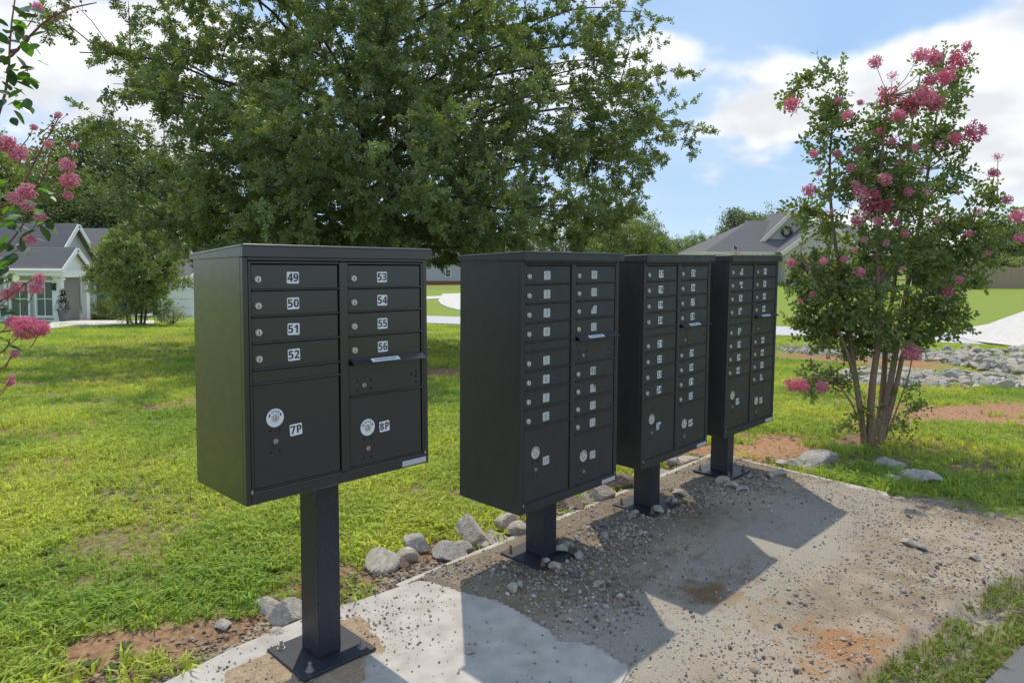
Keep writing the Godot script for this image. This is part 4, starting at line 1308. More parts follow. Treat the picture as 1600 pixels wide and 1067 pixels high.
func build_houses() -> void:
	var r := RandomNumberGenerator.new()
	r.seed = 31
	# ---------- the grey house on the left
	var g := -1.55
	var H := thing("grey_house", "grey sided house with white columns, dark shingle gables and a porch", "house", Vector3.ZERO)
	var w0 := at_depth(-90, 420, 32.3); var w1 := at_depth(88, 420, 32.3)
	siding(H, "wall", Vector3(w0.x, 0, -32.3), Vector3(w1.x, 0, -32.3), g, w0.y, M.siding_grey)
	var corner := MB.new()
	corner.box(Vector3(w1.x - 0.06, (g + w1.y) / 2, -32.26), Vector3(0.14, w1.y - g, 0.14))
	corner.box(Vector3(at_depth(8, 420, 32.3).x, (g + w1.y) / 2, -32.26), Vector3(0.14, w1.y - g, 0.08))
	part(H, "corner_board", corner.done(), M.trim_white)
	var skirt := MB.new()
	skirt.box(Vector3((w0.x + w1.x) / 2, g + 0.14, -32.25), Vector3(w1.x - w0.x, 0.30, 0.10))
	part(H, "skirt_board", skirt.done(), M.trim_white)
	for q in [[31.5, 0.80], [70.5, 0.74]]:
		var c := at_depth(q[0], 467, 32.3)
		window(H, Vector3(c.x, c.y, -32.3), q[1], 1.58, Basis.IDENTITY, 2, 2, M.trim_white)
	# hipped front roof over the window wall
	var e0 := at_depth(-95, 421, 31.7); var e1 := at_depth(97, 421, 31.7)
	e0.y = e1.y
	var t1 := at_depth(24, 384, 35.4); var t0 := at_depth(-95, 384, 35.4)
	t0.y = t1.y
	var mb := MB.new()
	slab4(mb, e0, e1, t1, t0, 0.1)
	var rf := part(H, "roof", mb.done(), M.shingle)
	shingle_courses(rf, e0, e1, t1, t0, 0.16, M.shingle, r)
	mb = MB.new()
	mb.box(Vector3((e0.x + e1.x) / 2, e1.y - 0.14, -31.75), Vector3(e1.x - e0.x, 0.24, 0.08))
	part(H, "fascia", mb.done(), M.trim_white)
	mb = MB.new()
	mb.tube(PackedVector3Array([Vector3(e0.x, e1.y - 0.03, -31.66), Vector3(e1.x, e1.y - 0.05, -31.66)]), PackedFloat32Array([0.07, 0.07]), 8)
	part(H, "gutter", mb.done(), M.trim_white)
	mb = MB.new()
	mb.box(Vector3((w0.x + w1.x) / 2 + 0.3, e1.y - 0.28, -32.05), Vector3(w1.x - w0.x + 0.6, 0.05, 0.55))
	part(H, "soffit", mb.done(), M.trim_white)
	# main gable behind, its end facing the open lawn
	var X1 := -22.4
	gable_roof_x(H, -36.0, X1, -36.0, 2.15, at_depth(155, 417, 38.0).y, at_depth(124, 349, 36.0).y, M.shingle, r, 0.16, M.trim_white)
	var ye := at_depth(155, 417, 38.0).y; var yr := at_depth(124, 349, 36.0).y
	siding(H, "gable_wall", Vector3(X1 - 0.35, 0, -34.1), Vector3(X1 - 0.35, 0, -37.9), g, ye + 0.1, M.siding_pale, 0.16, true)
	mb = MB.new()
	mb.tri(Vector3(X1 - 0.34, ye, -33.95), Vector3(X1 - 0.34, ye, -38.05), Vector3(X1 - 0.34, yr - 0.12, -36.0))
	part(H, "gable_end", mb.done(), M.siding_pale)
	mb = MB.new()
	mb.box(Vector3(X1 - 0.30, ye - 0.02, -36.0), Vector3(0.08, 0.22, 4.1))
	mb.box(Vector3(X1 - 0.31, g + 0.14, -36.0), Vector3(0.08, 0.30, 3.8))
	part(H, "trim_band", mb.done(), M.trim_white)
	var bx := Basis(Vector3(0, 0, -1), Vector3.UP, Vector3.RIGHT)
	for z in [-35.85, -36.75]:
		window(H, Vector3(X1 - 0.33, -0.02, z), 0.42, 1.55, bx, 1, 2, M.trim_white)
	# side wall of the wing and the taupe wall of the recessed entry
	siding(H, "wall", Vector3(w1.x, 0, -33.9), Vector3(X1 - 0.35, 0, -33.9), g, ye, M.siding_taupe)
	siding(H, "wall", Vector3(w1.x, 0, -32.3), Vector3(w1.x, 0, -33.9), g, ye, M.siding_taupe)
	# porch with its small gable on two columns
	var X2 := -20.75
	var pe := at_depth(113, 422, 33.0).y; var pr := at_depth(126, 386, 33.2).y
	gable_roof_x(H, -27.5, X2, -33.2, 1.25, pe, pr, M.shingle, r, 0.16, M.trim_white)
	mb = MB.new()
	mb.tri(Vector3(X2 - 0.22, pe - 0.02, -32.05), Vector3(X2 - 0.22, pe - 0.02, -34.35), Vector3(X2 - 0.22, pr - 0.12, -33.2))
	part(H, "porch_gable", mb.done(), M.trim_white)
	mb = MB.new()
	mb.box(Vector3(X2 - 0.25, pe - 0.17, -33.2), Vector3(0.26, 0.34, 2.3))
	mb.box(Vector3((w1.x + X2) / 2 - 0.1, pe - 0.17, -32.15), Vector3(X2 - w1.x, 0.34, 0.22))
	part(H, "porch_beam", mb.done(), M.trim_white)
	for z in [-32.25, -34.2]:
		mb = MB.new()
		mb.box(Vector3(X2 - 0.27, (g + pe) / 2 - 0.15, z), Vector3(0.24, pe - g - 0.3, 0.24))
		mb.box(Vector3(X2 - 0.27, g + 0.14, z), Vector3(0.33, 0.28, 0.33))
		mb.box(Vector3(X2 - 0.27, pe - 0.42, z), Vector3(0.33, 0.12, 0.33))
		part(H, "column", mb.done(), M.trim_white)
	mb = MB.new()
	mb.box(Vector3(X2 - 0.7, g + 0.02, -33.4), Vector3(1.7, 0.22, 2.4))
	part(H, "porch_step", mb.done(), M.brick_red)
	# lantern by the entry
	mb = MB.new()
	var lp := at_depth(85.5, 449, 32.2)
	mb.box(lp + Vector3(0, 0, 0.06), Vector3(0.16, 0.26, 0.16))
	mb.box(lp + Vector3(0, 0.17, 0.06), Vector3(0.22, 0.05, 0.22))
	mb.box(lp + Vector3(0, 0.1, -0.03), Vector3(0.05, 0.05, 0.18))
	part(H, "wall_lantern", mb.done(), M.shutter_black)
	# ---------- the blue-grey house behind it
	H = thing("blue_grey_house", "blue-grey house with a wide dark roof and white garage behind the young tree", "house")
	var gb := th(-20.0, -43.0) - 0.1
	var be := at_depth(160, 436, 42.0).y; var br := at_depth(160, 357, 47.0).y
	var xr := at_depth(215, 436, 42.0).x
	gable_roof_x(H, -38.0, xr, -46.8, 4.9, be, br, M.shingle, r, 0.2, M.trim_white)
	siding(H, "wall", Vector3(-38.0, 0, -42.4), Vector3(xr - 0.4, 0, -42.4), gb, be, M.siding_blue)
	siding(H, "gable_wall", Vector3(xr - 0.4, 0, -42.4), Vector3(xr - 0.4, 0, -51.2), gb, be, M.siding_blue)
	mb = MB.new()
	mb.tri(Vector3(xr - 0.4, be, -42.2), Vector3(xr - 0.4, be, -51.4), Vector3(xr - 0.4, br - 0.1, -46.8))
	part(H, "gable_end", mb.done(), M.siding_blue)
	var sh := at_depth(169, 446, 42.3)
	mb = MB.new()
	for k in 9: mb.box(Vector3(sh.x, sh.y - 0.55 + k * 0.135, -42.33), Vector3(0.34, 0.10, 0.06))
	mb.box(Vector3(sh.x, sh.y, -42.37), Vector3(0.42, 1.3, 0.04))
	part(H, "shutter", mb.done(), M.shutter_black)
	var wc := at_depth(181, 446, 42.4)
	window(H, Vector3(wc.x, wc.y, -42.4), 0.8, 1.3, Basis.IDENTITY, 2, 2, M.trim_white)
	# garage wing, lit by the sun from behind over its roof
	var ga := at_depth(232, 432, 41.0); var gd := at_depth(297, 430, 41.0)
	gable_roof_x(H, ga.x, gd.x, -43.6, 2.6, gd.y, at_depth(262, 403, 43.6).y, M.shingle, r, 0.2, M.trim_white)
	siding(H, "wall", Vector3(ga.x, 0, -41.3), Vector3(gd.x - 0.3, 0, -41.3), gb, gd.y, M.trim_white)
	siding(H, "gable_wall", Vector3(gd.x - 0.3, 0, -41.3), Vector3(gd.x - 0.3, 0, -46.0), gb, gd.y, M.siding_grey)
	mb = MB.new()
	mb.tri(Vector3(gd.x - 0.3, gd.y, -41.2), Vector3(gd.x - 0.3, gd.y, -46.0), Vector3(gd.x - 0.3, at_depth(262, 403, 43.6).y - 0.1, -43.6))
	part(H, "gable_end", mb.done(), M.siding_grey)
	for k in 4:
		mb = MB.new()
		mb.cbox(Vector3((ga.x + gd.x) / 2 + 0.4, gb + 0.32 + k * 0.53, -41.24), Vector3(1.75, 0.51, 0.06), 0.02)
		part(H, "garage_panel", mb.done(), M.trim_white)
	mb = MB.new()
	mb.box(at_depth(241, 463, 41.2), Vector3(0.24, 2.2, 0.1))
	part(H, "dark_door", mb.done(), M.shutter_black)
	# ---------- far house between the two nearest mailboxes
	H = thing("far_house", "far pale grey house seen between the mailboxes under the oak", "house")
	var fa := at_depth(520, 441, 95.0); var fb := at_depth(770, 441, 95.0)
	siding(H, "wall", Vector3(fa.x, 0, -95.0), Vector3(fb.x, 0, -95.0), fa.y - 0.3, fa.y + 3.4, M.siding_pale)
	siding(H, "wall", Vector3(fb.x, 0, -95.0), Vector3(fb.x, 0, -105.0), fa.y - 0.3, fa.y + 3.4, M.siding_pale)
	gable_roof_x(H, fa.x - 0.5, fb.x + 0.5, -100.0, 5.6, fa.y + 3.2, fa.y + 6.2, M.shingle, r, 0.4, M.trim_white)
	var fc := at_depth(700, 427, 95.0)
	window(H, Vector3(fc.x, fc.y, -95.0), 0.68, 0.95, Basis.IDENTITY, 1, 2, M.trim_white)
	mb = MB.new()
	mb.box(Vector3((fa.x + fb.x) / 2, fa.y, -94.95), Vector3(fb.x - fa.x, 0.5, 0.1))
	part(H, "foundation", mb.done(), M.brick_red)
	# ---------- house on the right behind the crape myrtle
	H = thing("gabled_house", "grey house with cream gable trim and a wreath behind the crape myrtle", "house")
	var D := 61.0
	var gr := th(20.0, -61.0) - 0.2
	var ra := at_depth(1100, 393, D); var rb := at_depth(1420, 393, D)
	var ey := ra.y
	var ry := at_depth(1200, 345, D + 4.5).y
	# hipped main roof
	var A := Vector3(ra.x, ey, -D + 0.4); var B := Vector3(rb.x, ey, -D + 0.4)
	var R0 := Vector3(at_depth(1172, 345, D + 4.5).x, ry, -D - 4.5); var R1 := Vector3(rb.x - 4.0, ry, -D - 4.5)
	var C := Vector3(rb.x, ey, -D - 9.4); var E := Vector3(ra.x, ey, -D - 9.4)
	mb = MB.new()
	slab4(mb, A, B, R1, R0, 0.12)
	var pf := part(H, "roof", mb.done(), M.shingle)
	shingle_courses(pf, A, B, R1, R0, 0.22, M.shingle, r)
	mb = MB.new()
	mb.tri(E, A, R0); mb.tri(B, C, R1); mb.quad(C, E, R0, R1)
	part(H, "roof_back", mb.done(), M.shingle)
	mb = MB.new()
	mb.box(Vector3((ra.x + rb.x) / 2, ey - 0.14, -D + 0.42), Vector3(rb.x - ra.x, 0.28, 0.08))
	mb.box(Vector3(ra.x + 0.04, ey - 0.14, -D - 4.5), Vector3(0.08, 0.28, 9.8))
	part(H, "fascia", mb.done(), M.trim_cream)
	var wl := at_depth(1113, 393, D + 1.8).x
	siding(H, "porch_wall", Vector3(wl, 0, -D - 1.8), Vector3(rb.x - 0.5, 0, -D - 1.8), gr, ey - 0.05, M.siding_taupe)
	siding(H, "side_wall", Vector3(wl, 0, -D - 9.0), Vector3(wl, 0, -D - 1.8), gr, ey - 0.05, M.siding_pale)
	for px in [1112, 1150, 1188, 1222]:
		var cp := at_depth(px, 400, D)
		mb = MB.new()
		mb.box(Vector3(cp.x, (gr + ey) / 2, -D + 0.1), Vector3(0.22, ey - gr - 0.2, 0.22))
		part(H, "porch_post", mb.done(), M.trim_cream)
	for px in [1135, 1172, 1205]:
		var cp := at_depth(px, 412, D + 1.8)
		window(H, Vector3(cp.x, cp.y, -D - 1.8), 1.0, 1.5, Basis.IDENTITY, 2, 2, M.trim_cream)
	# upper gable with the wreath, then the lower front gable
	var gab := func(pxl: float, pxr: float, pya: float, pye: float, dep: float, deep: float, wall_to: float, nm: String, wallm: Material) -> void:
		var l := at_depth(pxl, pye, dep); var q := at_depth(pxr, pye, dep)
		var ap := at_depth((pxl + pxr) / 2, pya, dep)
		var z0 := -dep; var z1 := -dep - deep
		for s in [-1, 1]:
			var m2 := MB.new()
			var ee := l if s < 0 else q
			if s < 0: slab4(m2, Vector3(ee.x, ee.y, z1), Vector3(ee.x, ee.y, z0), Vector3(ap.x, ap.y, z0), Vector3(ap.x, ap.y, z1), 0.12)
			else: slab4(m2, Vector3(ee.x, ee.y, z0), Vector3(ee.x, ee.y, z1), Vector3(ap.x, ap.y, z1), Vector3(ap.x, ap.y, z0), 0.12)
			part(H, "gable_roof", m2.done(), M.shingle)
			var k := MB.new()
			var dd := Vector3(ap.x - ee.x, ap.y - ee.y, 0)
			var bs := Basis(dd.normalized(), Vector3(0, 0, 1).cross(dd.normalized()), Vector3(0, 0, 1))
			k.box(Vector3((ap.x + ee.x) / 2, (ap.y + ee.y) / 2 - 0.17, z0 + 0.03), Vector3(dd.length(), 0.34, 0.10), bs)
			part(H, "rake_board", k.done(), M.trim_cream)
		var w := MB.new()
		w.tri(Vector3(l.x + 0.3, l.y - 0.05, z0 - 0.3), Vector3(q.x - 0.3, l.y - 0.05, z0 - 0.3), Vector3(ap.x, ap.y - 0.15, z0 - 0.3))
		part(H, nm, w.done(), wallm)
		if wall_to < 900.0:
			siding(H, "wall", Vector3(l.x + 0.4, 0, z0 - 0.3), Vector3(q.x - 0.4, 0, z0 - 0.3), wall_to, l.y, wallm, 0.18)
			siding(H, "wall", Vector3(l.x + 0.4, 0, z1), Vector3(l.x + 0.4, 0, z0 - 0.3), wall_to, l.y, wallm, 0.18)
	gab.call(1187, 1291, 328, 379, D + 1.2, 5.0, 1000.0, "gable_end", M.siding_beige)
	gab.call(1222, 1360, 343, 394, D - 2.0, 5.0, gr - 0.3, "front_gable_end", M.siding_beige)
	var w2 := at_depth(1250, 410, D - 1.7)
	window(H, Vector3(w2.x, w2.y, -D + 1.7), 0.85, 1.35, Basis.IDENTITY, 2, 1, M.trim_cream)
	w2 = at_depth(1285, 410, D - 1.7)
	window(H, Vector3(w2.x, w2.y, -D + 1.7), 0.85, 1.35, Basis.IDENTITY, 2, 1, M.trim_cream)
	# ---------- fence, shed
	var fn := thing("wooden_fence", "weathered wooden privacy fence along the lawn across the street", "fence")
	var fx0 := at_depth(1494, 447, 60).x; var fx1 := at_depth(1700, 447, 60).x
	var n := int((fx1 - fx0) / 2.4)
	for i in n:
		mb = MB.new()
		var xa := fx0 + i * (fx1 - fx0) / n; var xb := fx0 + (i + 1) * (fx1 - fx0) / n
		var yg := th((xa + xb) / 2, -60.0)
		for k in 16:
			var xx := xa + (k + 0.5) * (xb - xa) / 16
			var ht := 1.82 + r.randf_range(-0.03, 0.03)
			mb.box(Vector3(xx, yg + ht / 2, -60.0 + r.randf_range(-0.01, 0.01)), Vector3((xb - xa) / 16 - 0.012, ht, 0.025))
		part(fn, "board_panel", mb.done(), M.fence_wood).set_meta("kind", "stuff")
		mb = MB.new()
		mb.box(Vector3(xa, yg + 0.95, -60.08), Vector3(0.1, 1.9, 0.1))
		part(fn, "post", mb.done(), M.fence_wood)
	var fk := thing("black_fence", "black privacy fence section beside the weathered wooden fence", "fence")
	for i in 4:
		mb = MB.new()
		var xa := at_depth(1425 + i * 17.2, 447, 61).x; var xb := at_depth(1425 + (i + 1) * 17.2, 447, 61).x
		var yg := th((xa + xb) / 2, -61.0)
		for k in 7:
			mb.box(Vector3(xa + (k + 0.5) * (xb - xa) / 7, yg + 0.88, -61.0), Vector3((xb - xa) / 7 - 0.01, 1.76, 0.03))
		part(fk, "board_panel", mb.done(), M.fence_black).set_meta("kind", "stuff")
	var sp := at_depth(1511, 412, 74)
	var sd := thing("garden_shed", "small shed with a pale metal roof behind the wooden fence", "shed")
	var sg := th(sp.x, -74.0) - 0.1
	mb = MB.new()
	mb.box(Vector3(sp.x, (sg + sp.y) / 2, -75.0), Vector3(3.0, sp.y - sg, 2.4))
	part(sd, "wall", mb.done(), M.siding_blue)
	mb = MB.new()
	slab4(mb, Vector3(sp.x - 1.7, sp.y, -73.5), Vector3(sp.x + 1.7, sp.y, -73.5), Vector3(sp.x + 1.5, sp.y + 0.55, -75.0), Vector3(sp.x - 1.5, sp.y + 0.55, -75.0), 0.06)
	slab4(mb, Vector3(sp.x + 1.7, sp.y, -76.5), Vector3(sp.x - 1.7, sp.y, -76.5), Vector3(sp.x - 1.5, sp.y + 0.55, -75.0), Vector3(sp.x + 1.5, sp.y + 0.55, -75.0), 0.06)
	part(sd, "roof", mb.done(), M.metal_roof)

# ================================================================ trees
func sprig_mesh(seed_: int, leaves: int, length: float, ll: float, lw: float, spread: float) -> ArrayMesh:
	var r := RandomNumberGenerator.new()
	r.seed = seed_
	var mb := MB.new()
	for k in leaves:
		var t := (k + 0.6) / leaves
		var base := Vector3(0, 0, -length * t)
		var a := k * 2.4 + r.randf_range(-0.4, 0.4)
		var dir := (Vector3(cos(a), sin(a) * 0.7 + 0.15, 0) * spread + Vector3(0, 0, -0.75) + Vector3(r.randfn(), r.randfn(), r.randfn()) * 0.18).normalized()
		var sidev := dir.cross(Vector3(r.randfn() * 0.4, 1, r.randfn() * 0.4)).normalized()
		var nn := sidev.cross(dir)
		var l := ll * r.randf_range(0.7, 1.15); var w := lw * r.randf_range(0.8, 1.15)
		var s := r.randf_range(0.75, 1.2)
		mb.col = Color(s, s * r.randf_range(0.94, 1.05), s * r.randf_range(0.8, 1.1))
		var p1 := base + dir * l * 0.55 + sidev * w * 0.5 - nn * l * 0.04
		var p2 := base + dir * l
		var p3 := base + dir * l * 0.55 - sidev * w * 0.5 - nn * l * 0.04
		mb.tri(base, p1, p2); mb.tri(base, p2, p3)
	return mb.done()

func bez(a: Vector3, b: Vector3, c: Vector3, t: float) -> Vector3:
	return a.lerp(b, t).lerp(b.lerp(c, t), t)

func grow(seed_: int, trunk_h: float, trunk_r: float, ctr: Vector3, rad: Vector3, targets: Array, n2: int, n3: int, len3: float, sides: int) -> Array:
	# origin at the foot. Returns [wood MB, twigs as [start, end]]
	var r := RandomNumberGenerator.new()
	r.seed = seed_
	var wood := MB.new()
	var top := Vector3(ctr.x * 0.6, ctr.y + rad.y * 0.55, ctr.z * 0.6)
	var tp := PackedVector3Array(); var tr := PackedFloat32Array()
	for k in 9:
		var t := k / 8.0
		tp.append(Vector3(top.x * t * t, top.y * t, top.z * t * t) + Vector3(r.randfn(), 0, r.randfn()) * 0.06 * t * rad.x / 3.0 - Vector3(0, 0.3 if k == 0 else 0.0, 0))
		tr.append(trunk_r * (1.25 if k == 0 else (1.0 - 0.88 * t)))
	wood.tube(tp, tr, sides + 2)
	var twigs := []
	for T: Vector3 in targets:
		var hs := clampf(lerpf(trunk_h, top.y * 0.9, clampf((T.y - trunk_h) / maxf(top.y - trunk_h, 0.1) * 0.75 + r.randf_range(-0.12, 0.08), 0, 1)), trunk_h, top.y * 0.95)
		var f := hs / top.y
		var s := Vector3(top.x * f * f, hs, top.z * f * f)
		var L := s.distance_to(T)
		var mid := s.lerp(T, 0.45) + Vector3(0, L * 0.10, 0) + Vector3(r.randfn(), r.randfn(), r.randfn()) * L * 0.06
		var p := PackedVector3Array(); var q := PackedFloat32Array()
		var r0 := trunk_r * clampf(0.10 + 0.045 * L / rad.x * 4.0, 0.12, 0.36)
		for k in 8:
			var t := k / 7.0
			p.append(bez(s, mid, T, t) + Vector3(r.randfn(), r.randfn(), r.randfn()) * L * 0.012)
			q.append(lerpf(r0, 0.012, pow(t, 0.8)))
		wood.tube(p, q, sides)
		for j in 4:
			var d0 := ((T - s).normalized() * 0.5 + Vector3(r.randfn(), r.randfn(), r.randfn()).normalized() * 0.8).normalized()
			var b0 := bez(s, mid, T, 1.0 - 0.06 * j)
			twigs.append([b0, b0 + d0 * len3 * r.randf_range(0.4, 0.9)])
		for j in n2:
			var t := r.randf_range(0.30, 1.0)
			var b := bez(s, mid, T, t)
			var dir := ((T - s).normalized() * 0.55 + Vector3(r.randfn(), r.randfn() * 0.8 + 0.1, r.randfn()).normalized() * 1.0).normalized()
			var l2 := r.randf_range(0.16, 0.34) * (rad.x + rad.y) * 0.5 * (1.15 - 0.4 * t)
			var e2 := b + dir * l2
			e2.y = maxf(e2.y, trunk_h * 0.85)
			var m2 := b.lerp(e2, 0.5) + Vector3(0, 0.08 * l2, 0)
			wood.tube(PackedVector3Array([b, m2, e2]), PackedFloat32Array([lerpf(r0 * 0.45, 0.014, t), 0.012, 0.005]), 4, false)
			for k in n3:
				var t3 := r.randf_range(0.15, 1.0) if k > 0 else 1.0
				var b3 := bez(b, m2, e2, t3)
				var d3 := (dir * 0.6 + Vector3(r.randfn(), r.randfn() * 0.7, r.randfn()).normalized() + Vector3(0, -0.1, 0)).normalized()
				twigs.append([b3, b3 + d3 * len3 * r.randf_range(0.6, 1.25)])
	return [wood, twigs]

func shell_targets(seed_: int, n: int, ctr: Vector3, rad: Vector3, lo := 0.62) -> Array:
	var r := RandomNumberGenerator.new()
	r.seed = seed_
	var out := []
	for k in n:
		var y := 1.0 - 2.0 * (k + 0.5) / n
		var a := k * 2.39996 + r.randf_range(-0.3, 0.3)
		var q := sqrt(1.0 - y * y)
		out.append(ctr + Vector3(cos(a) * q, y, sin(a) * q) * rad * r.randf_range(lo, 1.0))
	return out

func leafy(parent: Node3D, twigs: Array, per: int, sprigs: Array, base: Color, seed_: int, sc := 1.0) -> void:
	var r := RandomNumberGenerator.new()
	r.seed = seed_
	var xf := []; var cols := []
	for s in sprigs: xf.append([]); 
	for s in sprigs: cols.append([])
	for w in twigs:
		var d: Vector3 = (w[1] - w[0]).normalized()
		var tint := r.randf_range(0.78, 1.22)
		for k in per:
			var t := (k + r.randf()) / per
			var p: Vector3 = (w[0] as Vector3).lerp(w[1], 0.15 + 0.85 * t) + Vector3(r.randfn(), r.randfn(), r.randfn()) * 0.03 * sc
			var dd := (d * 0.7 + Vector3(r.randfn(), r.randfn() * 0.7, r.randfn()).normalized() * 0.9).normalized()
			var b := Basis.looking_at(dd, Vector3.UP if absf(dd.y) < 0.95 else Vector3.RIGHT) * Basis(Vector3(0, 0, 1), r.randf() * TAU)
			var q := r.randi() % sprigs.size()
			xf[q].append(Transform3D(b.scaled(Vector3.ONE * sc * r.randf_range(0.8, 1.2)), p))
			var v := tint * r.randf_range(0.85, 1.15)
			cols[q].append(Color(base.r * v * r.randf_range(0.9, 1.15), base.g * v, base.b * v))
	for q in sprigs.size():
		var o := multi("crown", sprigs[q], M.leaf, xf[q], cols[q], parent)
		o.set_meta("kind", "stuff")

func leaf_mass(twigs: Array, per: int, size: float, base: Color, seed_: int) -> ArrayMesh:   # crown of a distant tree as one mesh of leaf clumps
	var r := RandomNumberGenerator.new()
	r.seed = seed_
	var mb := MB.new()
	for w in twigs:
		var tint := r.randf_range(0.7, 1.25)
		for k in per:
			var p: Vector3 = (w[0] as Vector3).lerp(w[1], r.randf()) + Vector3(r.randfn(), r.randfn(), r.randfn()) * size * 0.9
			var n := Vector3(r.randfn(), r.randfn() + 0.5, r.randfn()).normalized()
			var x := n.cross(Vector3(r.randfn(), r.randfn(), r.randfn())).normalized()
			var y := n.cross(x)
			var s := size * r.randf_range(0.6, 1.3)
			var v := tint * r.randf_range(0.8, 1.2)
			mb.col = Color(base.r * v * r.randf_range(0.9, 1.2), base.g * v, base.b * v)
			mb.tri(p - x * s * 0.5, p + y * s * 0.28, p + x * s * 0.5)
			mb.tri(p - x * s * 0.5, p + x * s * 0.5, p - y * s * 0.3)
	return mb.done()

func build_trees() -> void:
	# ---------- the big oak behind the first mailboxes
	var depth := 19.0
	var foot := at_depth(556, 500, depth)
	foot.y = th(foot.x, -depth)
	var oak := thing("oak_tree", "large spreading oak with a dense small-leaved crown behind the mailboxes", "tree", foot)
	var T := []
	var r := RandomNumberGenerator.new()
	r.seed = 8
	for q in [[158, 85, 0], [205, 150, -1], [215, 225, 1], [225, 300, 0], [240, 345, -2], [265, 385, 1], [330, 400, -2], [1035, 190, 0], [1020, 245, 1], [1005, 140, -1], [975, 310, 0], [935, 345, 1], [955, 40, -1], [985, 90, 1], [690, 418, -3], [560, 395, -4], [430, 385, -4], [820, 385, -3], [920, 375, -2], [610, 330, -6], [450, 300, -6], [760, 320, -6], [880, 260, -4], [300, 230, -4], [520, 200, -6.5], [680, 180, -6.5], [820, 140, -5], [380, 130, -5], [600, 60, -5], [260, 60, -2], [940, 100, -3], [480, 30, -4], [750, 20, -4], [300, 330, -3], [960, 200, -2], [700, 250, -6.8], [560, 280, -6.8], [400, 220, -5.5], [850, 330, -4.5]]:
		var p := at_depth(q[0], q[1], depth + q[2])
		T.append(p - foot)
	var ctr := at_depth(620, 130, depth) - foot
	var rad := Vector3(7.6, 6.6, 7.0)
	for t: Vector3 in shell_targets(3, 44, ctr, rad, 0.7):
		if t.y > 1.7: T.append(t)
	var g := grow(41, 2.6, 0.26, ctr, rad, T, 7, 5, 0.85, 7)
	g[1] = g[1].filter(func(w): return minf(w[0].y, w[1].y) > 2.15)
	part(oak, "trunk", g[0].done(), M.bark_oak)
	leafy(oak, g[1], 16, [sprig_mesh(1, 12, 0.16, 0.078, 0.044, 1.1), sprig_mesh(2, 12, 0.18, 0.074, 0.040, 1.1), sprig_mesh(3, 11, 0.15, 0.08, 0.046, 1.2)], Color(0.22, 0.275, 0.14), 5, 1.02)
	# ---------- young tree before the blue-grey house
	var yf := gp(212, 508)
	var yt := thing("young_tree", "young multi-stemmed tree with thin trunks before the blue-grey house", "tree", yf)
	var sc := -yf.z / F
	var yw := MB.new()
	var tw := []
	for q in [[-22, 0], [-6, 0], [14, 0], [26, 0]]:
		var b := Vector3(q[0] * sc * 0.6, 0, r.randf_range(-0.3, 0.3)); var e := Vector3(q[0] * sc * 1.3, 120 * sc, r.randf_range(-0.6, 0.6))
		yw.tube(PackedVector3Array([b - Vector3(0, 0.1, 0), b.lerp(e, 0.5) + Vector3(0.05, 0, 0), e]), PackedFloat32Array([0.05, 0.035, 0.015]), 6)
	for k in 430:
		var a := r.randf() * TAU; var y := r.randf_range(18, 148)
		var wd := 64.0 * sqrt(maxf(0.05, 1.0 - pow((y - 82.0) / 72.0, 2.0))) * sqrt(r.randf())
		if y < 50 and r.randf() < 0.35: continue
		var p := Vector3(cos(a) * wd * sc + (4.0 * sc), y * sc, sin(a) * wd * sc * 0.8)
		tw.append([p, p + Vector3(r.randfn(), r.randfn() * 0.6 + 0.3, r.randfn()).normalized() * 0.5])
	part(yt, "trunk", yw.done(), M.bark_oak)
	leafy(yt, tw, 11, [sprig_mesh(4, 9, 0.22, 0.11, 0.055, 0.9)], Color(0.31, 0.38, 0.17), 6, 1.0)
	# ---------- background trees: three kinds, set out one by one
	var kinds := []
	for k in 4:
		var c := Vector3(0, [7.5, 8.5, 7.0, 6.0][k], 0); var rr: Vector3 = [Vector3(4.2, 5.2, 4.2), Vector3(3.4, 6.0, 3.4), Vector3(5.2, 4.8, 5.0), Vector3(4.6, 4.9, 4.6)][k]
		var tg := shell_targets(60 + k, 34, c, rr, 0.6)
		var gg := grow(70 + k, 2.2, 0.22, c, rr, tg, 4, 3, 1.0, 5)
		kinds.append([gg[0].done(), leaf_mass(gg[1], 15, 0.34, [Color(0.22, 0.28, 0.13), Color(0.18, 0.235, 0.12), Color(0.26, 0.32, 0.14), Color(0.22, 0.29, 0.12)][k], 80 + k)])
	# px of the foot, px of the top, depth, kind, label, group
	var names := ["tall broad-leaved tree in the wood behind the grey houses", "tree in the stand beyond the lawn right of the oak", "tree rising behind the gabled house's roof", "tree on the distant wooded rise", "tree behind the wooden fence"]
	var list := []
	for q in [[20, 205, 58], [75, 215, 62], [140, 175, 64], [190, 172, 60], [240, 225, 58], [290, 215, 66], [110, 250, 54], [175, 265, 53], [-40, 180, 60], [-110, 190, 64], [340, 250, 62], [400, 260, 70], [55, 290, 52], [230, 300, 52]]: list.append([q[0], q[1], q[2], 0])
	for q in [[850, 330, 88], [905, 335, 84], [955, 322, 74], [990, 318, 78], [1015, 345, 84], [930, 350, 90], [800, 350, 95], [1030, 362, 95], [745, 345, 118], [690, 350, 122], [620, 345, 118], [560, 345, 125], [480, 340, 120]]: list.append([q[0], q[1], q[2], 1])
	for q in [[1150, 318, 82], [1180, 325, 84], [1215, 320, 86], [1245, 330, 88], [1300, 345, 90], [1350, 345, 92], [1400, 350, 90]]: list.append([q[0], q[1], q[2], 2])
	for q in [[1040, 372, 150], [1062, 368, 160], [1085, 362, 165], [1105, 362, 160], [1125, 358, 170], [1145, 356, 165], [1020, 376, 150], [1000, 372, 155], [1165, 360, 170], [975, 372, 160], [940, 374, 165]]: list.append([q[0], q[1], q[2], 3])
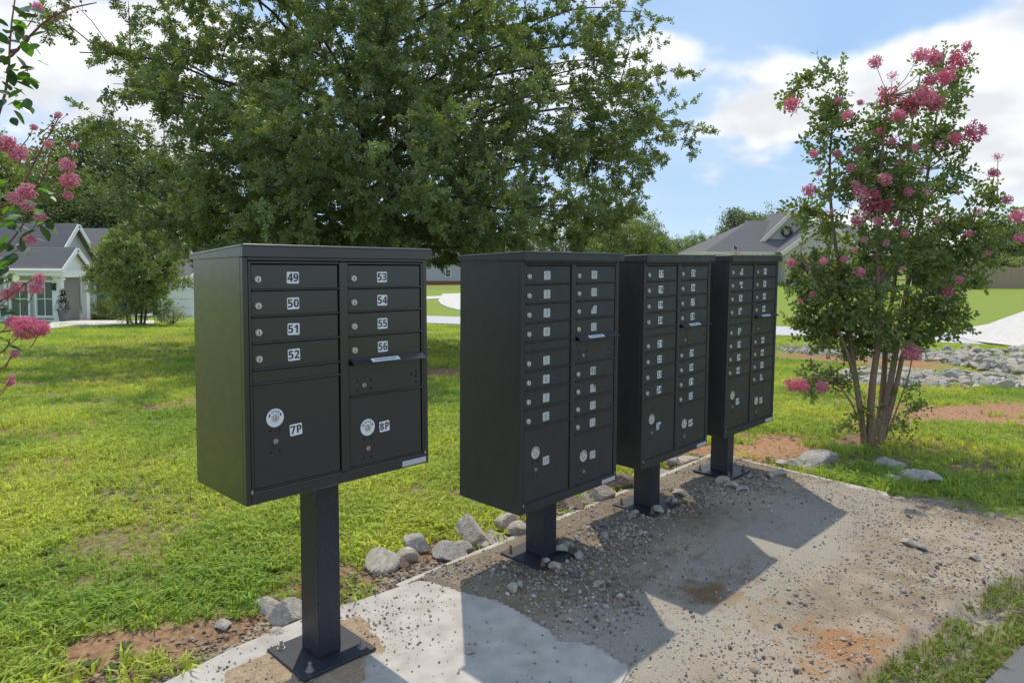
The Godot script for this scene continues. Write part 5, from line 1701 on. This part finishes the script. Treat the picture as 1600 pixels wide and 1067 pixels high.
	for q in [[1450, 372, 88], [1490, 384, 92], [1530, 378, 86], [1565, 340, 80], [1600, 335, 78], [1640, 345, 80], [1545, 395, 72], [1590, 398, 70], [1620, 395, 72], [1510, 392, 100], [1470, 386, 110]]: list.append([q[0], q[1], q[2], 4])
	for q in list:
		var top := at_depth(q[0], q[1], q[2])
		var gy := th(top.x, -q[2])
		var ht := top.y - gy
		var k := r.randi() % 4
		if q[3] == 0 and k == 3: k = 1
		var o := thing("broadleaf_tree", names[q[3]], "tree", Vector3(top.x, gy, -q[2]), ["wood behind the grey houses", "stand of trees beyond the lawn", "trees behind the gabled house", "trees on the distant rise", "trees behind the wooden fence"][q[3]])
		part(o, "trunk", kinds[k][0], M.bark_oak)
		part(o, "crown", kinds[k][1], M.leaf)
		var s: float = ht / [12.8, 14.6, 12.0, 11.2][k]
		o.basis = Basis(Vector3.UP, r.randf() * TAU) * Basis.from_scale(Vector3(s * r.randf_range(0.9, 1.15) * maxf(1.0, 0.75 / maxf(s, 0.2)), s, s * maxf(1.0, 0.75 / maxf(s, 0.2))))

# ================================================================ crape myrtles
func leaf_shape(l: float, w: float) -> ArrayMesh:   # one oval leaf folded along its midrib, tip at -z
	var mb := MB.new()
	var prof := [[0.0, 0.02], [0.15, 0.55], [0.4, 1.0], [0.65, 0.92], [0.85, 0.55], [1.0, 0.02]]
	for k in prof.size() - 1:
		var a: Array = prof[k]; var b: Array = prof[k + 1]
		for s in [-1.0, 1.0]:
			var ca := -pow(a[0], 2.0) * l * 0.12; var cb := -pow(b[0], 2.0) * l * 0.12
			var m0 := Vector3(0, ca, -a[0] * l); var m1 := Vector3(0, cb, -b[0] * l)
			var e0 := Vector3(s * a[1] * w / 2, ca + a[1] * w * 0.10, -a[0] * l); var e1 := Vector3(s * b[1] * w / 2, cb + b[1] * w * 0.10, -b[0] * l)
			if s > 0: mb.quad(m0, e0, e1, m1)
			else: mb.quad(m1, e1, e0, m0)
	return mb.done()

func panicle_mesh(seed_: int, florets: int, petal: float, pale: float, tall: float) -> ArrayMesh:   # a crinkled flower head of unit radius
	var r := RandomNumberGenerator.new()
	r.seed = seed_
	var mb := MB.new()
	for k in florets:
		var d := Vector3(r.randfn(), r.randfn(), r.randfn()).normalized()
		var c := d * Vector3(1, tall, 1) * pow(r.randf(), 0.42) * (0.82 + 0.3 * nz.get_noise_3d(d.x * 25.0, d.y * 25.0 + seed_, d.z * 25.0))
		var v := r.randf_range(0.8, 1.03)
		var hue := minf(r.randf() * pale, 1.0)
		for j in 4:
			var n := (d + Vector3(r.randfn(), r.randfn(), r.randfn()) * 0.6).normalized()
			var x := n.cross(Vector3(r.randfn(), r.randfn(), r.randfn())).normalized()
			var y := n.cross(x)
			var s := petal * r.randf_range(0.6, 1.2)
			mb.col = Color(0.80, 0.22, 0.37).lerp(Color(0.93, 0.62, 0.66), hue) * v
			mb.tri(c, c + x * s + y * s * 0.45 + n * s * r.randf_range(0, 0.4), c + x * s - y * s * 0.45 + n * s * r.randf_range(0, 0.5))
			mb.tri(c + x * s + y * s * 0.45, c + x * s * 1.25 + n * s * r.randf_range(-0.1, 0.6), c + x * s - y * s * 0.45)
	return mb.done()

func path_px(pts: Array, depth: float, drift: float) -> PackedVector3Array:
	var out := PackedVector3Array()
	for k in pts.size(): out.append(at_depth(pts[k][0], pts[k][1], depth + drift * k / maxf(1, pts.size() - 1)))
	# smooth with one round of corner cutting
	var s := PackedVector3Array([out[0]])
	for k in out.size() - 1:
		s.append(out[k].lerp(out[k + 1], 0.25))
		s.append(out[k].lerp(out[k + 1], 0.75))
	s.append(out[-1])
	return s

func build_right_myrtle() -> void:
	var foot := gp(1366, 694)
	var D := -foot.z
	var tree := thing("crape_myrtle", "crape myrtle with several slim trunks and pink flower heads beyond the pad", "tree", foot, "crape myrtles in flower")
	var r := RandomNumberGenerator.new()
	r.seed = 91
	var wood := MB.new()
	var nodes := []
	var stems := [
		[[[1352, 694], [1342, 620], [1330, 540], [1318, 450], [1302, 360], [1296, 280], [1300, 190], [1322, 140]], 0.1, 0.031],
		[[[1360, 695], [1362, 610], [1374, 530], [1372, 420], [1376, 300], [1382, 200], [1392, 150]], -0.25, 0.039],
		[[[1372, 695], [1392, 600], [1408, 500], [1428, 400], [1448, 290], [1462, 190], [1480, 100]], 0.35, 0.036],
		[[[1376, 695], [1400, 610], [1418, 520], [1452, 440], [1510, 370], [1560, 310]], 0.15, 0.029],
		[[[1366, 695], [1380, 620], [1386, 520], [1402, 420], [1412, 300], [1424, 200], [1440, 110]], 0.7, 0.034],
		[[[1354, 695], [1346, 650], [1332, 570], [1300, 490], [1268, 430], [1250, 400]], -0.2, 0.023],
		[[[1352, 690], [1338, 640], [1310, 598], [1275, 588], [1252, 597]], -0.3, 0.009],
		[[[1380, 694], [1402, 640], [1420, 590], [1426, 560]], -0.15, 0.008],
		[[[1300, 190], [1318, 135], [1296, 109], [1268, 112], [1247, 130], [1239, 152]], 0.1, 0.006],
	]
	for s in stems:
		var p := path_px(s[0], D, s[1])
		var q := PackedFloat32Array()
		for k in p.size():
			q.append(lerpf(s[2], minf(0.005, s[2] * 0.6), pow(float(k) / (p.size() - 1), 0.8)))
			p[k] = p[k] - foot
			if k * 1.0 / p.size() > 0.22: nodes.append(p[k])
		p[0].y -= 0.05 if s[0][0][1] > 680 else 0.0
		wood.tube(p, q, 7)
	# leafy twigs fill the crown's lobes and join the nearest stem
	var twigs := []
	for q in [[1392, 230, 62, 70, 30], [1325, 330, 58, 70, 34], [1440, 330, 70, 80, 44], [1292, 440, 48, 45, 26], [1385, 440, 85, 75, 64], [1490, 400, 70, 60, 42], [1330, 520, 55, 40, 28], [1455, 500, 60, 38, 28], [1300, 215, 35, 55, 16], [1468, 140, 45, 55, 20], [1545, 345, 38, 48, 14], [1275, 500, 48, 32, 20], [1400, 530, 45, 28, 16], [1350, 250, 40, 50, 16], [1480, 250, 45, 50, 20], [1410, 640, 26, 40, 5], [1345, 655, 26, 24, 3], [1290, 600, 40, 12, 9], [1250, 330, 20, 40, 6], [1255, 440, 26, 36, 10]]:
		for k in int(q[4] * 1.0):
			var a := r.randf() * TAU; var m := sqrt(r.randf())
			var p: Vector3 = at_depth(q[0] + cos(a) * m * q[2], q[1] + sin(a) * m * q[3], D + r.randfn() * q[2] * 0.5 * D / F) - foot
			var best: Vector3 = nodes[0]; var bd := 1e9
			for nd: Vector3 in nodes:
				var dd := nd.distance_squared_to(p) + (0.4 if nd.y > p.y + 0.1 else 0.0)
				if dd < bd: bd = dd; best = nd
			var mid := best.lerp(p, 0.5) + Vector3(0, 0.03, 0)
			wood.tube(PackedVector3Array([best, mid, p]), PackedFloat32Array([0.0055, 0.004, 0.0022]), 4, false)
			twigs.append([best.lerp(p, 0.45), p])
	# the arching shoot carries leaves to its tip
	var arch := path_px(stems[8][0], D, 0.1)
	for k in arch.size() - 1: twigs.append([arch[k] - foot, arch[k + 1] - foot])
	part(tree, "trunk", wood.done(), M.bark_myrtle)
	leafy(tree, twigs, 7, [sprig_mesh(21, 9, 0.15, 0.050, 0.029, 0.95), sprig_mesh(22, 8, 0.14, 0.054, 0.031, 0.95)], Color(0.23, 0.30, 0.12), 17, 0.95)
	var heads := [panicle_mesh(1, 150, 0.17, 0.45, 0.85), panicle_mesh(2, 150, 0.17, 0.8, 1.0), panicle_mesh(3, 130, 0.17, 0.3, 1.1), panicle_mesh(4, 60, 0.16, 1.0, 1.2)]
	for q in [[1238, 163, 14], [1368, 97, 12], [1386, 152, 18], [1420, 166, 20], [1445, 150, 18], [1462, 162, 16], [1460, 90, 16], [1498, 92, 18], [1524, 206, 18], [1325, 180, 10], [1312, 158, 9], [1265, 297, 12], [1356, 272, 16], [1384, 280, 12], [1360, 318, 20], [1384, 320, 13], [1345, 300, 13], [1337, 288, 9], [1401, 347, 9], [1494, 216, 12], [1438, 86, 13], [1480, 118, 15], [1406, 255, 8], [1480, 455, 12], [1425, 551, 16], [1238, 601, 13], [1254, 602, 12], [1285, 605, 12], [1376, 424, 8], [1345, 425, 9], [1288, 408, 7], [1590, 338, 13], [1594, 372, 9], [1554, 270, 10], [1238, 411, 9], [1500, 437, 7], [1575, 312, 9], [1310, 240, 8], [1272, 240, 8], [1430, 230, 9], [1470, 226, 9], [1340, 345, 11], [1405, 180, 12], [1330, 262, 8], [1420, 300, 8], [1366, 302, 10], [1455, 125, 13], [1512, 72, 9], [1395, 118, 9], [1320, 405, 7], [1530, 330, 8], [1560, 245, 8], [1342, 235, 7], [1352, 335, 9], [1325, 320, 8], [1372, 345, 8], [1300, 330, 6], [1410, 420, 6], [1450, 300, 7], [1440, 265, 7], [1500, 300, 6], [1515, 365, 7], [1545, 395, 6], [1310, 470, 6], [1270, 460, 6], [1385, 380, 7], [1350, 375, 7], [1335, 390, 6], [1415, 365, 7], [1465, 345, 6], [1395, 220, 7], [1375, 205, 8], [1345, 160, 6], [1280, 270, 6], [1450, 420, 6], [1250, 470, 5]]:
		var dp: float = D - 0.28 + r.randf_range(-0.18, 0.2)
		var p := at_depth(q[0], q[1], dp) - foot
		var s: float = q[2] * dp / F * 1.05
		var k := r.randi() % 3 if q[2] > 9 else 1 + 2 * (r.randi() % 2)
		var o := part(tree, "flower_head", heads[k], M.petal, p)
		o.basis = Basis.from_euler(Vector3(r.randf_range(-0.4, 0.4), r.randf() * TAU, r.randf_range(-0.4, 0.4))) * Basis.from_scale(Vector3.ONE * s)
		var best: Vector3 = nodes[0]; var bd := 1e9
		for nd: Vector3 in nodes:
			var dd := nd.distance_squared_to(p)
			if dd < bd: bd = dd; best = nd
		var st := MB.new()
		st.tube(PackedVector3Array([best, best.lerp(p, 0.5) - Vector3(0, 0.03, 0), p]), PackedFloat32Array([0.004, 0.003, 0.002]), 4, false)
		part(tree, "flower_stalk", st.done(), M.twig_red)

func build_left_myrtle() -> void:
	var D := 2.2
	var foot := Vector3(-2.35, th(-2.35, -2.35), -2.35)
	var tree := thing("crape_myrtle", "crape myrtle reaching in beside the lawn with large leaves and pink flower heads", "tree", foot, "crape myrtles in flower")
	var r := RandomNumberGenerator.new()
	r.seed = 23
	var wood := MB.new()
	for k in 4:
		var e := at_depth(-160 - 50 * k, [40, 300, 520, 180][k], D + 0.1 * k) - foot
		var b := Vector3(0.03 * k - 0.05, -0.05, 0.05 * (k % 2))
		wood.tube(PackedVector3Array([b, b.lerp(e, 0.35) + Vector3(-0.12, 0.1, 0), b.lerp(e, 0.7) + Vector3(-0.08, 0.05, 0), e]), PackedFloat32Array([0.03, 0.025, 0.018, 0.009]), 8)
	part(tree, "trunk", wood.done(), M.bark_myrtle)
	# branches that come into view: points, radius, leaf places
	var br := [
		[[[-160, 40], [-60, 110], [10, 95], [40, 62], [72, 30], [110, 12], [150, 4]], 0.006],
		[[[-210, 300], [-80, 250], [-10, 200], [12, 130], [15, 50], [25, -20]], 0.007],
		[[[-210, 300], [-60, 350], [5, 335], [38, 285], [62, 235], [92, 182]], 0.006],
		[[[-60, 350], [10, 320], [50, 300], [70, 275], [78, 235]], 0.004],
		[[[-210, 300], [-70, 420], [-5, 400], [30, 360], [45, 330]], 0.006],
		[[[-260, 520], [-80, 500], [0, 472], [32, 448], [58, 432]], 0.005],
		[[[-260, 520], [-100, 540], [-15, 560], [10, 545], [14, 530]], 0.005],
		[[[-100, 540], [-30, 560], [5, 580], [14, 560], [22, 553]], 0.003],
		[[[-100, 540], [-30, 590], [2, 598], [16, 598]], 0.003],
		[[[-80, 500], [-10, 520], [20, 516], [40, 512]], 0.004],
	]
	for b in br:
		var p := path_px(b[0], D + r.randf_range(-0.05, 0.05), r.randf_range(-0.08, 0.08))
		var q := PackedFloat32Array()
		for k in p.size():
			q.append(lerpf(b[1], 0.0016, float(k) / (p.size() - 1)))
			p[k] -= foot
		var m := MB.new()
		m.tube(p, q, 7)
		part(tree, "branch", m.done(), M.twig_red)
	# leaves, each one its own piece: [px, py, direction in degrees from up (clockwise), length px, dark]
	var shapes := []
	for k in 3: shapes.append(leaf_shape(1.0, [0.52, 0.58, 0.62][k]))
	var lm := []
	for k in 4:
		var c: Color = [Color(0.04, 0.075, 0.03), Color(0.05, 0.095, 0.03), Color(0.10, 0.17, 0.035), Color(0.035, 0.065, 0.03)][k]
		var m := mat("myrtle_leaf_%d" % k, c, 0.42, 0.45)
		m.backlight_enabled = true
		m.backlight = Color(c.r * 3.5, c.g * 3.5, c.b * 2.5).clamp()
		m.cull_mode = BaseMaterial3D.CULL_DISABLED
		lm.append(m)
	var leaves := []
	for q in [[[10, 98], 8, 34], [[18, 125], 12, 40], [[12, 150], 8, 34], [[45, 62], 7, 24], [[15, 60], 7, 26], [[12, 355], 12, 40], [[30, 345], 8, 34], [[50, 330], 4, 20], [[15, 395], 9, 30], [[0, 470], 5, 22], [[6, 500], 5, 20], [[5, 525], 4, 16], [[62, 290], 4, 22], [[0, 330], 8, 30], [[70, 345], 2, 8], [[25, 20], 6, 24]]:
		for k in q[1]: leaves.append([q[0][0] + r.randfn() * q[2] * 0.42, q[0][1] + r.randfn() * q[2] * 0.5])
	for q in [[40, 122], [30, 108], [55, 108], [38, 165], [40, 150], [58, 95], [10, 165], [20, 172], [60, 128], [62, 352], [42, 372], [20, 410], [28, 400], [8, 420], [55, 360]]: leaves.append([q[0], q[1]])
	for q in leaves:
		if q[0] > 78: continue
		var o := part(tree, "leaf", shapes[r.randi() % 3], lm[r.randi() % 4], at_depth(q[0], q[1], D + r.randf_range(-0.10, 0.10)) - foot)
		var l := r.randf_range(0.042, 0.062)
		o.basis = Basis(Vector3.UP, r.randf_range(-PI, PI)) * Basis(Vector3.RIGHT, r.randf_range(-0.9, 0.7)) * Basis(Vector3(0, 0, 1), r.randf_range(-0.6, 0.6)) * Basis.from_scale(Vector3.ONE * l)
	# flower heads, buds along the stalks
	var heads := [panicle_mesh(11, 330, 0.13, 0.9, 0.8), panicle_mesh(12, 260, 0.15, 1.3, 1.0), panicle_mesh(13, 420, 0.11, 0.5, 0.75)]
	for q in [[42, 512, 26, 2], [20, 503, 13, 2], [62, 515, 15, 2], [8, 225, 17, 0], [28, 240, 15, 1], [104, 258, 12, 1], [108, 282, 15, 0], [105, 305, 9, 0], [40, 300, 15, 1], [22, 310, 11, 1], [42, 322, 10, 1], [62, 338, 10, 1], [46, 375, 9, 1], [25, 450, 10, 1], [55, 450, 12, 1], [60, 435, 9, 1], [10, 460, 10, 1], [22, 553, 7, 1], [16, 598, 7, 1], [18, 590, 5, 1], [58, 12, 9, 1], [90, 180, 6, 1], [52, 199, 6, 1], [115, 228, 6, 1], [75, 225, 7, 1]]:
		var dp := D + r.randf_range(-0.06, 0.04)
		var o := part(tree, "flower_head", heads[q[3]], M.petal, at_depth(q[0], q[1], dp) - foot)
		o.basis = Basis.from_euler(Vector3(0, r.randf() * TAU, r.randf_range(-0.4, 0.4))) * Basis.from_scale(Vector3.ONE * (q[2] * dp / F * 1.15))
		var m := MB.new()
		var a := at_depth(q[0] - r.randf_range(14, 34), q[1] + r.randf_range(16, 34), dp) - foot
		m.tube(PackedVector3Array([a, a.lerp(o.position, 0.5) - Vector3(0, 0.006, 0), o.position]), PackedFloat32Array([0.0018, 0.0015, 0.001]), 5, false)
		part(tree, "flower_stalk", m.done(), M.twig_red)
	var bud := MB.new()
	bud.tube(PackedVector3Array([Vector3(0, -1, 0), Vector3(0, -0.5, 0), Vector3(0, 0.2, 0), Vector3(0, 0.8, 0), Vector3(0, 1.0, 0)]), PackedFloat32Array([0.3, 0.9, 1.0, 0.55, 0.1]), 8)
	var bud_mesh := bud.done()
	var bm := mat("bud", Color(0.20, 0.10, 0.045), 0.6)
	for q in [[[72, 30], [150, 4], 16], [[92, 182], [60, 240], 16], [[112, 235], [100, 200], 6], [[78, 232], [60, 280], 10], [[30, 20], [15, 60], 8], [[12, 330], [38, 290], 6], [[118, 230], [104, 262], 8]]:
		for k in q[2]:
			var t := r.randf()
			var x := lerpf(q[0][0], q[1][0], t) + r.randfn() * 6; var y := lerpf(q[0][1], q[1][1], t) + r.randfn() * 6
			var p := at_depth(x, y, D + r.randfn() * 0.02) - foot
			var o := part(tree, "bud", bud_mesh, bm, p)
			o.basis = Basis.from_euler(Vector3(r.randf(), r.randf() * 6, r.randf())) * Basis.from_scale(Vector3.ONE * r.randf_range(0.0032, 0.0046))
			var m := MB.new()
			var a := at_depth(lerpf(q[0][0], q[1][0], t), lerpf(q[0][1], q[1][1], t) + 5, D) - foot
			m.tube(PackedVector3Array([a, p]), PackedFloat32Array([0.0009, 0.0007]), 4, false)
			part(tree, "bud_stalk", m.done(), M.twig_red)

# ================================================================ grass
func tuft_mesh(seed_: int, blades: int, l: float, w: float) -> ArrayMesh:
	var r := RandomNumberGenerator.new()
	r.seed = seed_
	var mb := MB.new()
	for k in blades:
		var a := r.randf() * TAU
		var out := Vector3(cos(a), 0, sin(a))
		var sidev := Vector3(-out.z, 0, out.x)
		var b := out * r.randf_range(0.0, 0.022)
		var h := l * r.randf_range(0.55, 1.15); var lean := r.randf_range(0.25, 1.15)
		var ww := w * r.randf_range(0.7, 1.2)
		var p1 := b + Vector3(0, h * 0.55, 0) + out * h * lean * 0.30
		var p2 := b + Vector3(0, h * (0.95 - 0.35 * lean), 0) + out * h * lean * 0.85
		var s := r.randf_range(0.7, 1.25)
		mb.col = Color(s * r.randf_range(0.9, 1.2), s, s * 0.9)
		if r.randf() < 0.10: mb.col = Color(0.98, 0.74, 0.9)     # a dead, straw-brown grass blade
		mb.quad(b - sidev * ww * 0.4, b + sidev * ww * 0.4, p1 + sidev * ww * 0.5, p1 - sidev * ww * 0.5)
		mb.tri(p1 - sidev * ww * 0.5, p1 + sidev * ww * 0.5, p2)
	return mb.done()

func build_grass() -> void:
	var protos := [tuft_mesh(1, 8, 0.075, 0.0065), tuft_mesh(2, 7, 0.095, 0.0075), tuft_mesh(3, 9, 0.06, 0.006), tuft_mesh(4, 6, 0.07, 0.009)]
	var xf := [[], [], [], []]; var cols := [[], [], [], []]
	var r := RandomNumberGenerator.new()
	r.seed = 2
	var zones := [[1.9, 5.0, 26000], [5.0, 9.0, 46000], [9.0, 16.0, 56000], [16.0, 36.0, 60000]]
	for zn in zones:
		for k in zn[2]:
			var az := r.randf_range(-0.80, 0.80)
			var d := sqrt(r.randf_range(zn[0] * zn[0], zn[1] * zn[1]))
			var x := sin(az) * d; var z := -cos(az) * d
			if -z > piece(x, RX, RY) - 0.15: continue
			if on_pad(x, z): continue
			var g := gravel_zone(x, z)
			if g > 0.02 * r.randfn(): continue
			if verge_side(Vector2(x, z)) > 0.015: continue
			if x > 3.0 and d > 8.0:
				var q := Geometry2D.get_closest_point_to_segment(Vector2(x, z), SW0, SW1).distance_to(Vector2(x, z))
				if q < 1.3 and r.randf() < 0.8: continue
			var b := bare(x, z)
			if r.randf() < b.x * 1.25: continue
			var n := nz.get_noise_2d(x * 16.0, z * 16.0)
			if d < 16.0 and r.randf() > 0.80 + 1.0 * n: continue
			var y := (th(x, z) if d > 4.6 or x < 1.0 else -0.012) + 0.012 * nz.get_noise_2d(x * 14.0, z * 14.0) * clampf((absf(z) + absf(x)) / 5.0, 0.3, 1.0)
			var s := r.randf_range(0.6, 1.15) * (1.0 + 0.35 * n)
			if d > 16.0: s *= 1.25
			var v := r.randf_range(0.8, 1.2)
			var m := clampf(0.5 + 1.3 * nz2.get_noise_2d(x * 7.0, z * 7.0) + r.randfn() * 0.18, 0, 1)
			var c := Color(0.31, 0.47, 0.10).lerp(Color(0.62, 0.69, 0.15), m)
			var q4 := r.randi() % 4
			xf[q4].append(Transform3D(Basis(Vector3.UP, r.randf() * TAU).scaled(Vector3(s, s * r.randf_range(0.8, 1.2), s)), Vector3(x, y - 0.003, z)))
			cols[q4].append(Color(c.r * v, c.g * v, c.b * v))
	for k in 1500:      # the strip between the gravel and the asphalt
		var t0 := (Vector2(2.05, -2.71) - Vector2(1.73, -2.47)).normalized()
		var p := Vector2(1.73, -2.47) + t0 * r.randf_range(-0.4, 3.0) + Vector2(-t0.y, t0.x) * (-0.24 * pow(r.randf(), 1.2) - 0.02)
		if gravel_zone(p.x, p.y) > 0.03 or nz.get_noise_2d(p.x * 30.0, p.y * 30.0) < -0.25: continue
		var s := r.randf_range(0.3, 0.75)
		var q4 := r.randi() % 4
		xf[q4].append(Transform3D(Basis(Vector3.UP, r.randf() * TAU).scaled(Vector3(s, s, s)), Vector3(p.x, -0.016, p.y)))
		cols[q4].append(Color(0.26, 0.34, 0.09) * r.randf_range(0.7, 1.2))
	for k in 4:
		var o := multi("grass", protos[k], M.grass, xf[k], cols[k])
		tag(o, "patchy yellow-green lawn grass growing round the pad", "grass", "lawn grass", "stuff")
	# broad-leaved weeds and leaf litter here and there
	var weed := MB.new()
	for k in 7:
		var a := TAU * k / 7.0 + r.randf() * 0.5
		var o := Vector3(cos(a), 0.35, sin(a)); var sd := Vector3(-sin(a), 0, cos(a))
		var l := r.randf_range(0.03, 0.05)
		weed.tri(Vector3.ZERO, o * l * 0.6 + sd * l * 0.3, o * l); weed.tri(Vector3.ZERO, o * l, o * l * 0.6 - sd * l * 0.3)
	var wx := []; var wcs := []
	for k in 1500:
		var az := r.randf_range(-0.78, 0.4); var d := sqrt(r.randf_range(5.0, 70.0))
		var x := sin(az) * d; var z := -cos(az) * d
		if on_pad(x, z) or gravel_zone(x, z) > -0.05 or nz2.get_noise_2d(x * 15.0, z * 15.0) < 0.1: continue
		wx.append(Transform3D(Basis(Vector3.UP, r.randf() * TAU).scaled(Vector3.ONE * r.randf_range(0.5, 1.0)), Vector3(x, th(x, z) + 0.012, z)))
		wcs.append(Color(0.09, 0.17, 0.045) * r.randf_range(0.8, 1.3))
	var lx := []; var lc := []
	for k in 9000:
		var az := r.randf_range(-0.78, 0.78); var d := sqrt(r.randf_range(4.0, 90.0))
		var x := sin(az) * d; var z := -cos(az) * d
		if k < 3500:
			var q := PAD_A.lerp(PAD_B, r.randf()) + Vector2(-0.72, -0.69) * absf(r.randfn()) * 0.16
			x = q.x; z = q.y
		if on_pad(x, z) or gravel_zone(x, z) > -0.01: continue
		if k >= 3500 and bare(x, z).x < 0.25: continue
		var s := r.randf_range(0.004, 0.016)
		lx.append(Transform3D(Basis.from_euler(Vector3(r.randfn() * 0.3, r.randf() * TAU, r.randfn() * 0.3)).scaled(Vector3(s, s * 0.35, s * r.randf_range(0.3, 1.0))), Vector3(x, th(x, z) + 0.006 + 0.012 * nz.get_noise_2d(x * 14.0, z * 14.0), z)))
		var t := r.randf_range(0.08, 0.40)
		lc.append(Color(t, t * 0.78, t * 0.58))
	var lo := multi("litter", rock_mesh(150, Vector3.ONE, 1, 0.0), M.pebble, lx, lc)
	tag(lo, "crumbs of soil, dead leaf and chippings on the bare ground", "litter", "", "stuff")
	var wo := multi("weeds", weed.done(), M.grass, wx, wcs)
	tag(wo, "low broad-leaved weeds growing among the lawn grass", "weeds", "", "stuff")

# ================================================================ small things
func bush(called: String, label: String, foot: Vector3, rad: Vector3, n: int, ll: float, col: Color, seed_: int, group := "") -> void:
	var o := thing(called, label, "shrub", foot, group)
	var r := RandomNumberGenerator.new()
	r.seed = seed_
	var st := MB.new()
	var tw := []
	for k in n:
		var d := Vector3(r.randfn(), absf(r.randfn()) * 0.8 + 0.15, r.randfn()).normalized()
		var e := d * rad * r.randf_range(0.6, 1.0) + Vector3(0, rad.y * 0.25, 0)
		tw.append([e * 0.6, e])
		if k % 4 == 0: st.tube(PackedVector3Array([Vector3(0, -0.03, 0), e * 0.5, e * 0.9]), PackedFloat32Array([0.012, 0.008, 0.004]), 4, false)
	part(o, "stems", st.done(), M.bark_oak)
	part(o, "foliage", leaf_mass(tw, 12, ll, col, seed_), M.leaf)

func build_small() -> void:
	# topiary in a pot by the porch
	var p := at_depth(98, 505, 31.9)
	p.y = th(p.x, p.z) + 0.05
	var o := thing("potted_topiary", "cone shaped topiary in a grey planter by the white column", "plant", p)
	var mb := MB.new()
	mb.tube(PackedVector3Array([Vector3(0, 0, 0), Vector3(0, 0.45, 0), Vector3(0, 0.5, 0)]), PackedFloat32Array([0.15, 0.22, 0.24]), 12)
	part(o, "planter", mb.done(), M.planter_grey)
	var tw := []
	for k in 90:
		var y := rng.randf(); var a := rng.randf() * TAU
		var e := Vector3(cos(a), 0, sin(a)) * 0.24 * (1.05 - y) + Vector3(0, 0.5 + y * 0.95, 0)
		tw.append([e * Vector3(0.8, 1, 0.8), e])
	part(o, "foliage", leaf_mass(tw, 9, 0.07, Color(0.035, 0.06, 0.035), 4), M.leaf)
	# shrubs by the houses
	for q in [[160, 490, 36.5, 0.9, 0.75, "yellow-green rounded shrub beside the grey house's gable wall", 0.13, 0.16]]:
		var f := at_depth(q[0], q[1], q[2])
		f.y = th(f.x, f.z)
		bush("shrub", q[5], f, Vector3(q[3], q[4] * 1.5, q[3]), 120, 0.09, Color(0.20, 0.22, 0.05), 5)
	for k in 4:
		var f := at_depth(140 + k * 11, 498, 34.5)
		f.y = th(f.x, f.z)
		bush("border_plant", "low clipped green plant in the bed before the grey house", f, Vector3(0.3, 0.28, 0.3), 40, 0.08, Color(0.11, 0.16, 0.03), 8 + k, "low plants in the house bed")
	var f := at_depth(268, 506, 30.0)
	f.y = th(f.x, f.z)
	bush("flowering_shrub", "loose shrub with pale whitish foliage right of the young tree", f, Vector3(0.9, 0.85, 0.7), 110, 0.07, Color(0.42, 0.47, 0.36), 15)
	f = at_depth(1523, 446, 58.5)
	f.y = th(f.x, f.z)
	bush("shrub", "rounded green shrub against the weathered wooden fence", f, Vector3(0.85, 1.3, 0.8), 120, 0.16, Color(0.06, 0.10, 0.03), 16)
	# wreath on the gable
	var wc := at_depth(1230, 362, 62.3)
	var w := thing("wreath", "round dark green wreath hanging on the house gable", "wreath", wc)
	mb = MB.new()
	for k in 420:
		var a := rng.randf() * TAU; var q := rng.randf() * TAU
		var c := Vector3(cos(a), sin(a), 0) * (0.40 + 0.09 * cos(q)) + Vector3(0, 0, 0.09 * sin(q))
		var d := Vector3(rng.randfn(), rng.randfn(), rng.randfn()).normalized() * 0.12
		var s := d.cross(Vector3(rng.randfn(), rng.randfn(), rng.randfn())).normalized() * 0.03
		mb.tri(c - s, c + s, c + d)
	mb.col = Color.WHITE
	part(w, "greenery", mb.done(), mat("wreath_green", Color(0.02, 0.04, 0.025), 0.8))
	# flag on the porch post
	var fp := at_depth(1147, 393, 60.2)
	var fl := thing("flag", "small striped flag on a short pole at the gabled house's porch", "flag", fp)
	mb = MB.new()
	mb.cyl(Vector3(-0.25, -0.9, -0.25), Vector3(0.0, 0.62, 0), 0.02, 8)
	part(fl, "pole", mb.done(), M.trim_cream)
	for k in 7:
		mb = MB.new()
		var y1 := 0.55 - k * 0.085; var y0 := y1 - 0.085
		for i in 6:
			var a0 := i / 6.0; var a1 := (i + 1) / 6.0
			var q := func(t: float, y: float) -> Vector3: return Vector3(t * 0.55, y - t * 0.42 , 0.05 * sin(t * 7.0))
			mb.quad(q.call(a0, y0), q.call(a1, y0), q.call(a1, y1), q.call(a0, y1))
		part(fl, "stripe", mb.done(), M.flag_red if k % 2 == 0 else M.flag_white)
	mb = MB.new()
	mb.quad(Vector3(0, 0.24, 0.03), Vector3(0.24, 0.06, 0.07), Vector3(0.24, 0.37, 0.07), Vector3(0, 0.555, 0.03))
	part(fl, "canton", mb.done(), M.flag_blue)
	# survey stake in the lawn
	var sp := gp(1268, 580)
	var sk := thing("wooden_stake", "short wooden stake standing in the lawn near the crape myrtle", "stake", sp)
	mb = MB.new()
	var sh := 20.0 * -sp.z / F
	mb.cbox(Vector3(0, sh / 2 - 0.04, 0), Vector3(0.04, sh + 0.08, 0.03), 0.004, Basis(Vector3(0, 0, 1), 0.06))
	part(sk, "shaft", mb.done(), M.fence_wood)
	mb = MB.new()
	mb.box(Vector3(-0.01, sh - 0.02, 0), Vector3(0.046, 0.035, 0.036), Basis(Vector3(0, 0, 1), 0.06))
	part(sk, "painted_tip", mb.done(), M.trim_cream)
